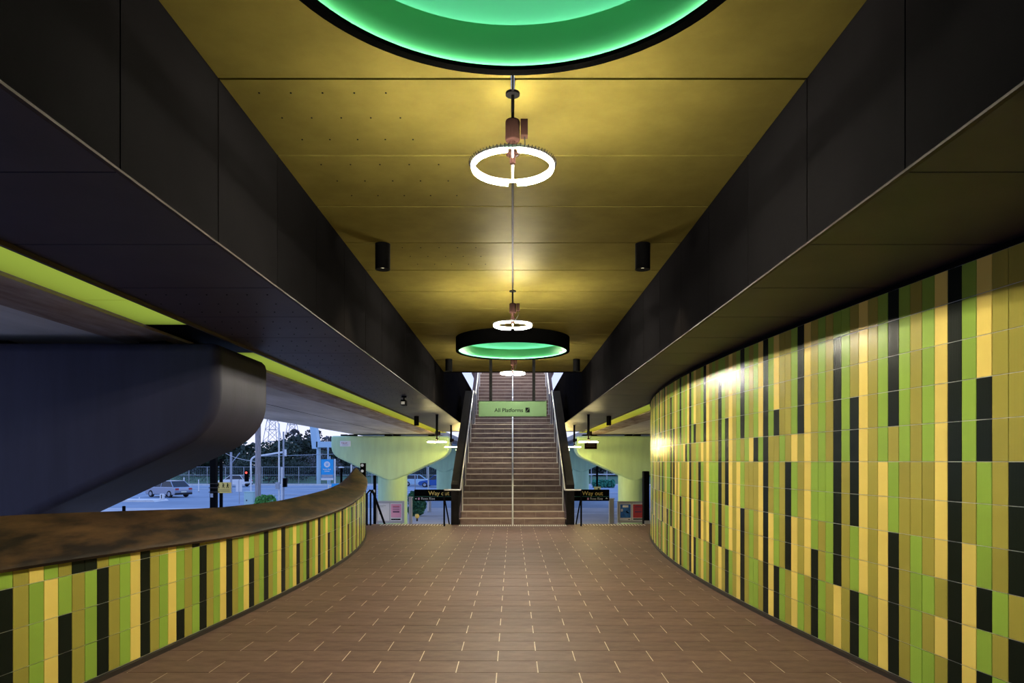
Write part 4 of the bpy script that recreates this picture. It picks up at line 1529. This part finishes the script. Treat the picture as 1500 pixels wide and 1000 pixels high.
# lamp bollard and black posts near the coping tip
y = 36
x = px(500, y)
t = thing('lamp_bollard', 'black path lamp with a flat white head behind the coping tip', 'lamp', (x, y, GROUND))
MB().tube([(x, y, GROUND), (x, y, pz(685, y))], 0.06, 10).build('post', M_BLACK, t)
MB().lathe([(0.001, 0.07), (0.10, 0.06), (0.15, 0.02), (0.15, 0.0), (0.001, 0.0)], 20, (x, y, pz(685, y))).build('head', M_WHITE, t, smooth=True)
y = 19.5
x = px(532, y)
t = thing('sign_post', 'black post with two pale round pictograms at the coping tip', 'post', (x, y, GROUND))
bevel(MB().box(x - 0.075, x + 0.075, y - 0.05, y + 0.05, GROUND, pz(678, y)).build('post', M_BLACK, t), 0.01)
for q, r in ((681.2, 0.042), (689.6, 0.04)):
    MB().prism_y([(x - 0.015 + r * math.cos(a), pz(q, y) + r * math.sin(a)) for a in np.linspace(0, 2 * PI, 15)[:-1]], y - 0.055, y - 0.05).build('pictogram', M_OFFW, t)
y = 26
for p_, top, lab in ((549, 696, 'tall slim black post beside the pink poster board'),):
    x = px(p_, y)
    t = thing('sign_post', lab, 'post', (x, y, GROUND))
    MB().box(x - 0.05, x + 0.05, y - 0.04, y + 0.04, GROUND, pz(top, y)).build('post', M_BLACK, t)
    MB().box(x - 0.04, x + 0.02, y - 0.045, y - 0.04, pz(721, y), pz(717, y)).build('pictogram', M_OFFW, t)

# small street furniture below the way out sign
y = 36.5
x = px(611, y)
t = thing('marker_bollard', 'short bollard with a bright yellow cap before the hedge', 'bollard', (x, y, GROUND))
MB().cyl((x, y), 0.045, GROUND, pz(758.5, y), 12).build('stem', M_LIP, t)
MB().lathe([(0.001, 0.24), (0.09, 0.22), (0.12, 0.12), (0.10, 0.02), (0.05, 0.0)], 16, (x, y, pz(758.8, y))).build('cap', M_SIGNYE, t, smooth=True)
y = 43
for (p_, w_, top, m_, lab) in ((619, 0.30, 731, M_PALEBL, 'pale blue slab post behind the hedge'), (629.0, 0.22, 733, M_GALV, 'grey cylinder post with a white face beside the second mint column')):
    x = px(p_, y)
    t = thing('ticket_post', lab, 'post', (x, y, GROUND))
    bevel(MB().box(x - w_ / 2, x + w_ / 2, y - 0.12, y + 0.12, GROUND, pz(top, y)).build('body', m_, t), 0.02)
    MB().box(x - w_ / 2, x - w_ / 2 + 0.09, y - 0.13, y - 0.12, GROUND + 0.1, pz(top + 2, y)).build('face', M_WHITE, t)

# yellow sign beyond the right way out sign
y = 58
x = px(875, y)
t = thing('warning_sign', 'small amber warning sign showing over the way out sign by the red board', 'sign', (x, y, GROUND))
MB().box(x - 0.29, x + 0.29, y, y + 0.02, pz(722, y), pz(712.6, y)).build('plate', M_SIGNYE, t)
MB().box(x + 0.03, x + 0.18, y - 0.004, y, pz(716.5, y), pz(714.8, y)).build('symbol', M_SIGNBK, t)
MB().cyl((x, y + 0.05), 0.03, GROUND, pz(713, y), 8).build('post', M_BLACK, t)


# --- cars


def make_car(label, loc, rotz, paint, long=4.4):
    t = thing('car', label, 'car', (0, 0, 0), 'cars on the road')
    L, W = long / 2, 0.88
    # body side profile (x forward, z up)
    prof = [(-L, 0.42), (-L, 0.78), (-L + 0.06, 0.92), (-L + 0.50, 0.96), (L - 1.35, 0.94), (L - 0.25, 0.78), (L, 0.62), (L, 0.36), (L - 0.15, 0.24), (-L + 0.15, 0.24)]
    n = len(prof)
    bm = MB()
    vs = [(x, -W, z) for x, z in prof] + [(x, W, z) for x, z in prof]
    bm.add(vs, [(i, (i + 1) % n, n + (i + 1) % n, n + i) for i in range(n)] + [tuple(range(n)), tuple(range(2 * n - 1, n - 1, -1))])
    bevel(bm.build('body', paint, t), 0.06, 2)
    roof = [(-L + 0.28, 0.93), (-L + 0.78, 1.42), (-L + 1.2, 1.47), (L - 2.0, 1.45), (L - 1.25, 0.93)]
    n = len(roof)
    gm = MB()
    vs = [(x, -W + 0.06 + (z - 0.93) * 0.28, z) for x, z in roof] + [(x, W - 0.06 - (z - 0.93) * 0.28, z) for x, z in roof]
    gm.add(vs, [(i, (i + 1) % n, n + (i + 1) % n, n + i) for i in range(n)] + [tuple(range(n)), tuple(range(2 * n - 1, n - 1, -1))])
    gm.build('windows', M_GLASSDK, t)
    rm = MB()
    rm.box(-L + 0.80, L - 1.95, -W + 0.18, W - 0.18, 1.44, 1.485)
    bevel(rm.build('roof', paint, t), 0.02)
    for sy in (-1, 1):
        for px_ in ((-L + 0.30, 0.93, -L + 0.82, 1.44), (L - 1.27, 0.94, L - 1.98, 1.45), (-0.1, 0.93, -0.12, 1.46)):
            MB().tube([(px_[0], sy * (W - 0.05), px_[1]), (px_[2], sy * (W - 0.19), px_[3])], 0.035, 6).build('pillar', paint, t)
        for wx in (-L + 0.80, L - 0.82):
            w = MB()
            w.lathe([(0.02, -0.10), (0.30, -0.10), (0.32, -0.06), (0.32, 0.06), (0.30, 0.10), (0.02, 0.10)], 20)
            w.v = [(a + wx, c + sy * (W - 0.08), b + 0.32) for a, b, c in w.v]
            wo = w.build('wheel', M_RUBBER, t)
            hu = MB()
            hu.lathe([(0.001, 0.0), (0.19, 0.0), (0.19, 0.01)], 16)
            hu.v = [(a + wx, sy * (W + 0.022 + c), b + 0.32) for a, b, c in hu.v]
            hu.build('hub_cap', M_GALV, wo)
        MB().box(-L - 0.012, -L + 0.03, *sorted((sy * 0.5, sy * 0.84)), 0.68, 0.84).build('tail_lamp', M_TAIL, t)
        MB().box(L - 0.06, L + 0.01, *sorted((sy * 0.48, sy * 0.82)), 0.56, 0.68).build('head_lamp', M_WHITE, t)
    MB().box(-L - 0.018, -L, -0.26, 0.26, 0.46, 0.58).build('number_plate', M_PLATE, t)
    MB().box(-L - 0.03, -L + 0.1, -0.84, 0.84, 0.26, 0.42).build('bumper', M_RUBBER, t)
    t.location = loc
    t.rotation_euler = (0, 0, rotz)
    return t


make_car('silver hatchback driving past the traffic island', (px(247, 62), 62, GROUND + 0.0), math.radians(152), M_CARB, 4.2)
make_car('white car half hidden behind the yellow walking sign', (px(343, 88), 88, GROUND), math.radians(170), M_WHITE, 4.2)
make_car('blue car parked past the way out sign by the pink board', (px(640, 86), 86, GROUND), math.radians(175), mat('car_blue', (0.02, 0.10, 0.36), rough=0.25, metal=0.3), 4.4)
make_car('pale car beside the yellow lit mint column', (px(613, 90), 90, GROUND), math.radians(5), M_PALEBL, 4.4)

# --- pylons


def make_pylon(p, y, label, h=34.0):
    x = px(p, y)
    t = thing('lattice_pylon', label, 'pylon', (x, y, GROUND), 'power line pylons')
    w0, w1 = 4.2, 1.1
    zs = [0, 6, 11, 15.5, 19, 22, 25, 28, h]

    def hw(z):
        return w0 + (w1 - w0) * min(1, z / 22.0)
    r = 0.13
    for sx in (-1, 1):
        for sy in (-1, 1):
            MB().tube([(x + sx * hw(z), y + sy * hw(z), GROUND + z) for z in zs], r, 5).build('leg', M_GALV, t)
    for sy in (-1, 1):
        b = MB()
        for a, c in zip(zs[:-1], zs[1:]):
            b.tube([(x - hw(a), y + sy * hw(a), GROUND + a), (x + hw(c), y + sy * hw(c), GROUND + c)], r * 0.6, 4)
            b.tube([(x + hw(a), y + sy * hw(a), GROUND + a), (x - hw(c), y + sy * hw(c), GROUND + c)], r * 0.6, 4)
            b.tube([(x - hw(c), y + sy * hw(c), GROUND + c), (x + hw(c), y + sy * hw(c), GROUND + c)], r * 0.6, 4)
        b.build('lattice_bracing', M_GALV, t)
    for z in (22, 26, 30):
        MB().tube([(x - 6, y, GROUND + z), (x + 6, y, GROUND + z)], r, 5).build('crossarm', M_GALV, t)
    return t


make_pylon(399, 262, 'lattice pylon beside the dark pier nose')
make_pylon(428, 290, 'lattice pylon next to the tall thin eucalypt')
for i, (za, zb_) in enumerate(((28.0, 27.0), (24.0, 23.0))):
    b = MB()
    x0_, x1_ = px(399, 262), px(428, 290)
    pts = [(x0_ - 70 + (x1_ - x0_ + 140) * q, 255 + 40 * q, GROUND + za - 3.0 * math.sin(PI * q)) for q in np.linspace(0, 1, 12)]
    o = b.tube(pts, 0.07, 4).build('power_line', M_GREY)
    tag(o, ('upper' if i == 0 else 'lower') + ' power line strung past the two lattice pylons', 'cable', 'power lines')
for i, (pa, da, qa, pb, db, qb) in enumerate(((376, 45, 668, 700, 75, 640), (376, 45, 676, 300, 60, 640))):
    o = MB().tube([((px(pa, da) * (1 - q) + px(pb, db) * q), da * (1 - q) + db * q, pz(qa, da) * (1 - q) + pz(qb, db) * q - 0.5 * math.sin(PI * q)) for q in np.linspace(0, 1, 10)], 0.02, 4).build('street_cable', M_GREY)
    tag(o, 'thin street cable running from the timber power pole %s' % ('towards the mint piers' if i == 0 else 'over the road past the yellow sign'), 'cable', 'street cables')

# --- pale blue pier of the viaduct farther along the road
y = 95.0
t = thing('bridge_pier', 'pale blue angular bridge pier and beam standing over the trees', 'pier', (px(459, y), y, GROUND))
MB().prism_y([(px(453, y), pz(618, y)), (px(460.5, y), pz(618, y)), (px(465, y), pz(646, y)), (px(465, y), pz(657, y)), (px(457, y), pz(657, y))], y, y + 1.5).build('raking_leg', M_PALEBL, t)
MB().box(px(463, y), px(490, y), y, y + 1.5, pz(655, y), pz(646.5, y)).build('beam', M_PALEBL, t)
MB().box(px(463, y), px(466, y), y + 0.2, y + 1.3, GROUND, pz(655, y)).build('column', M_PALEBL, t)
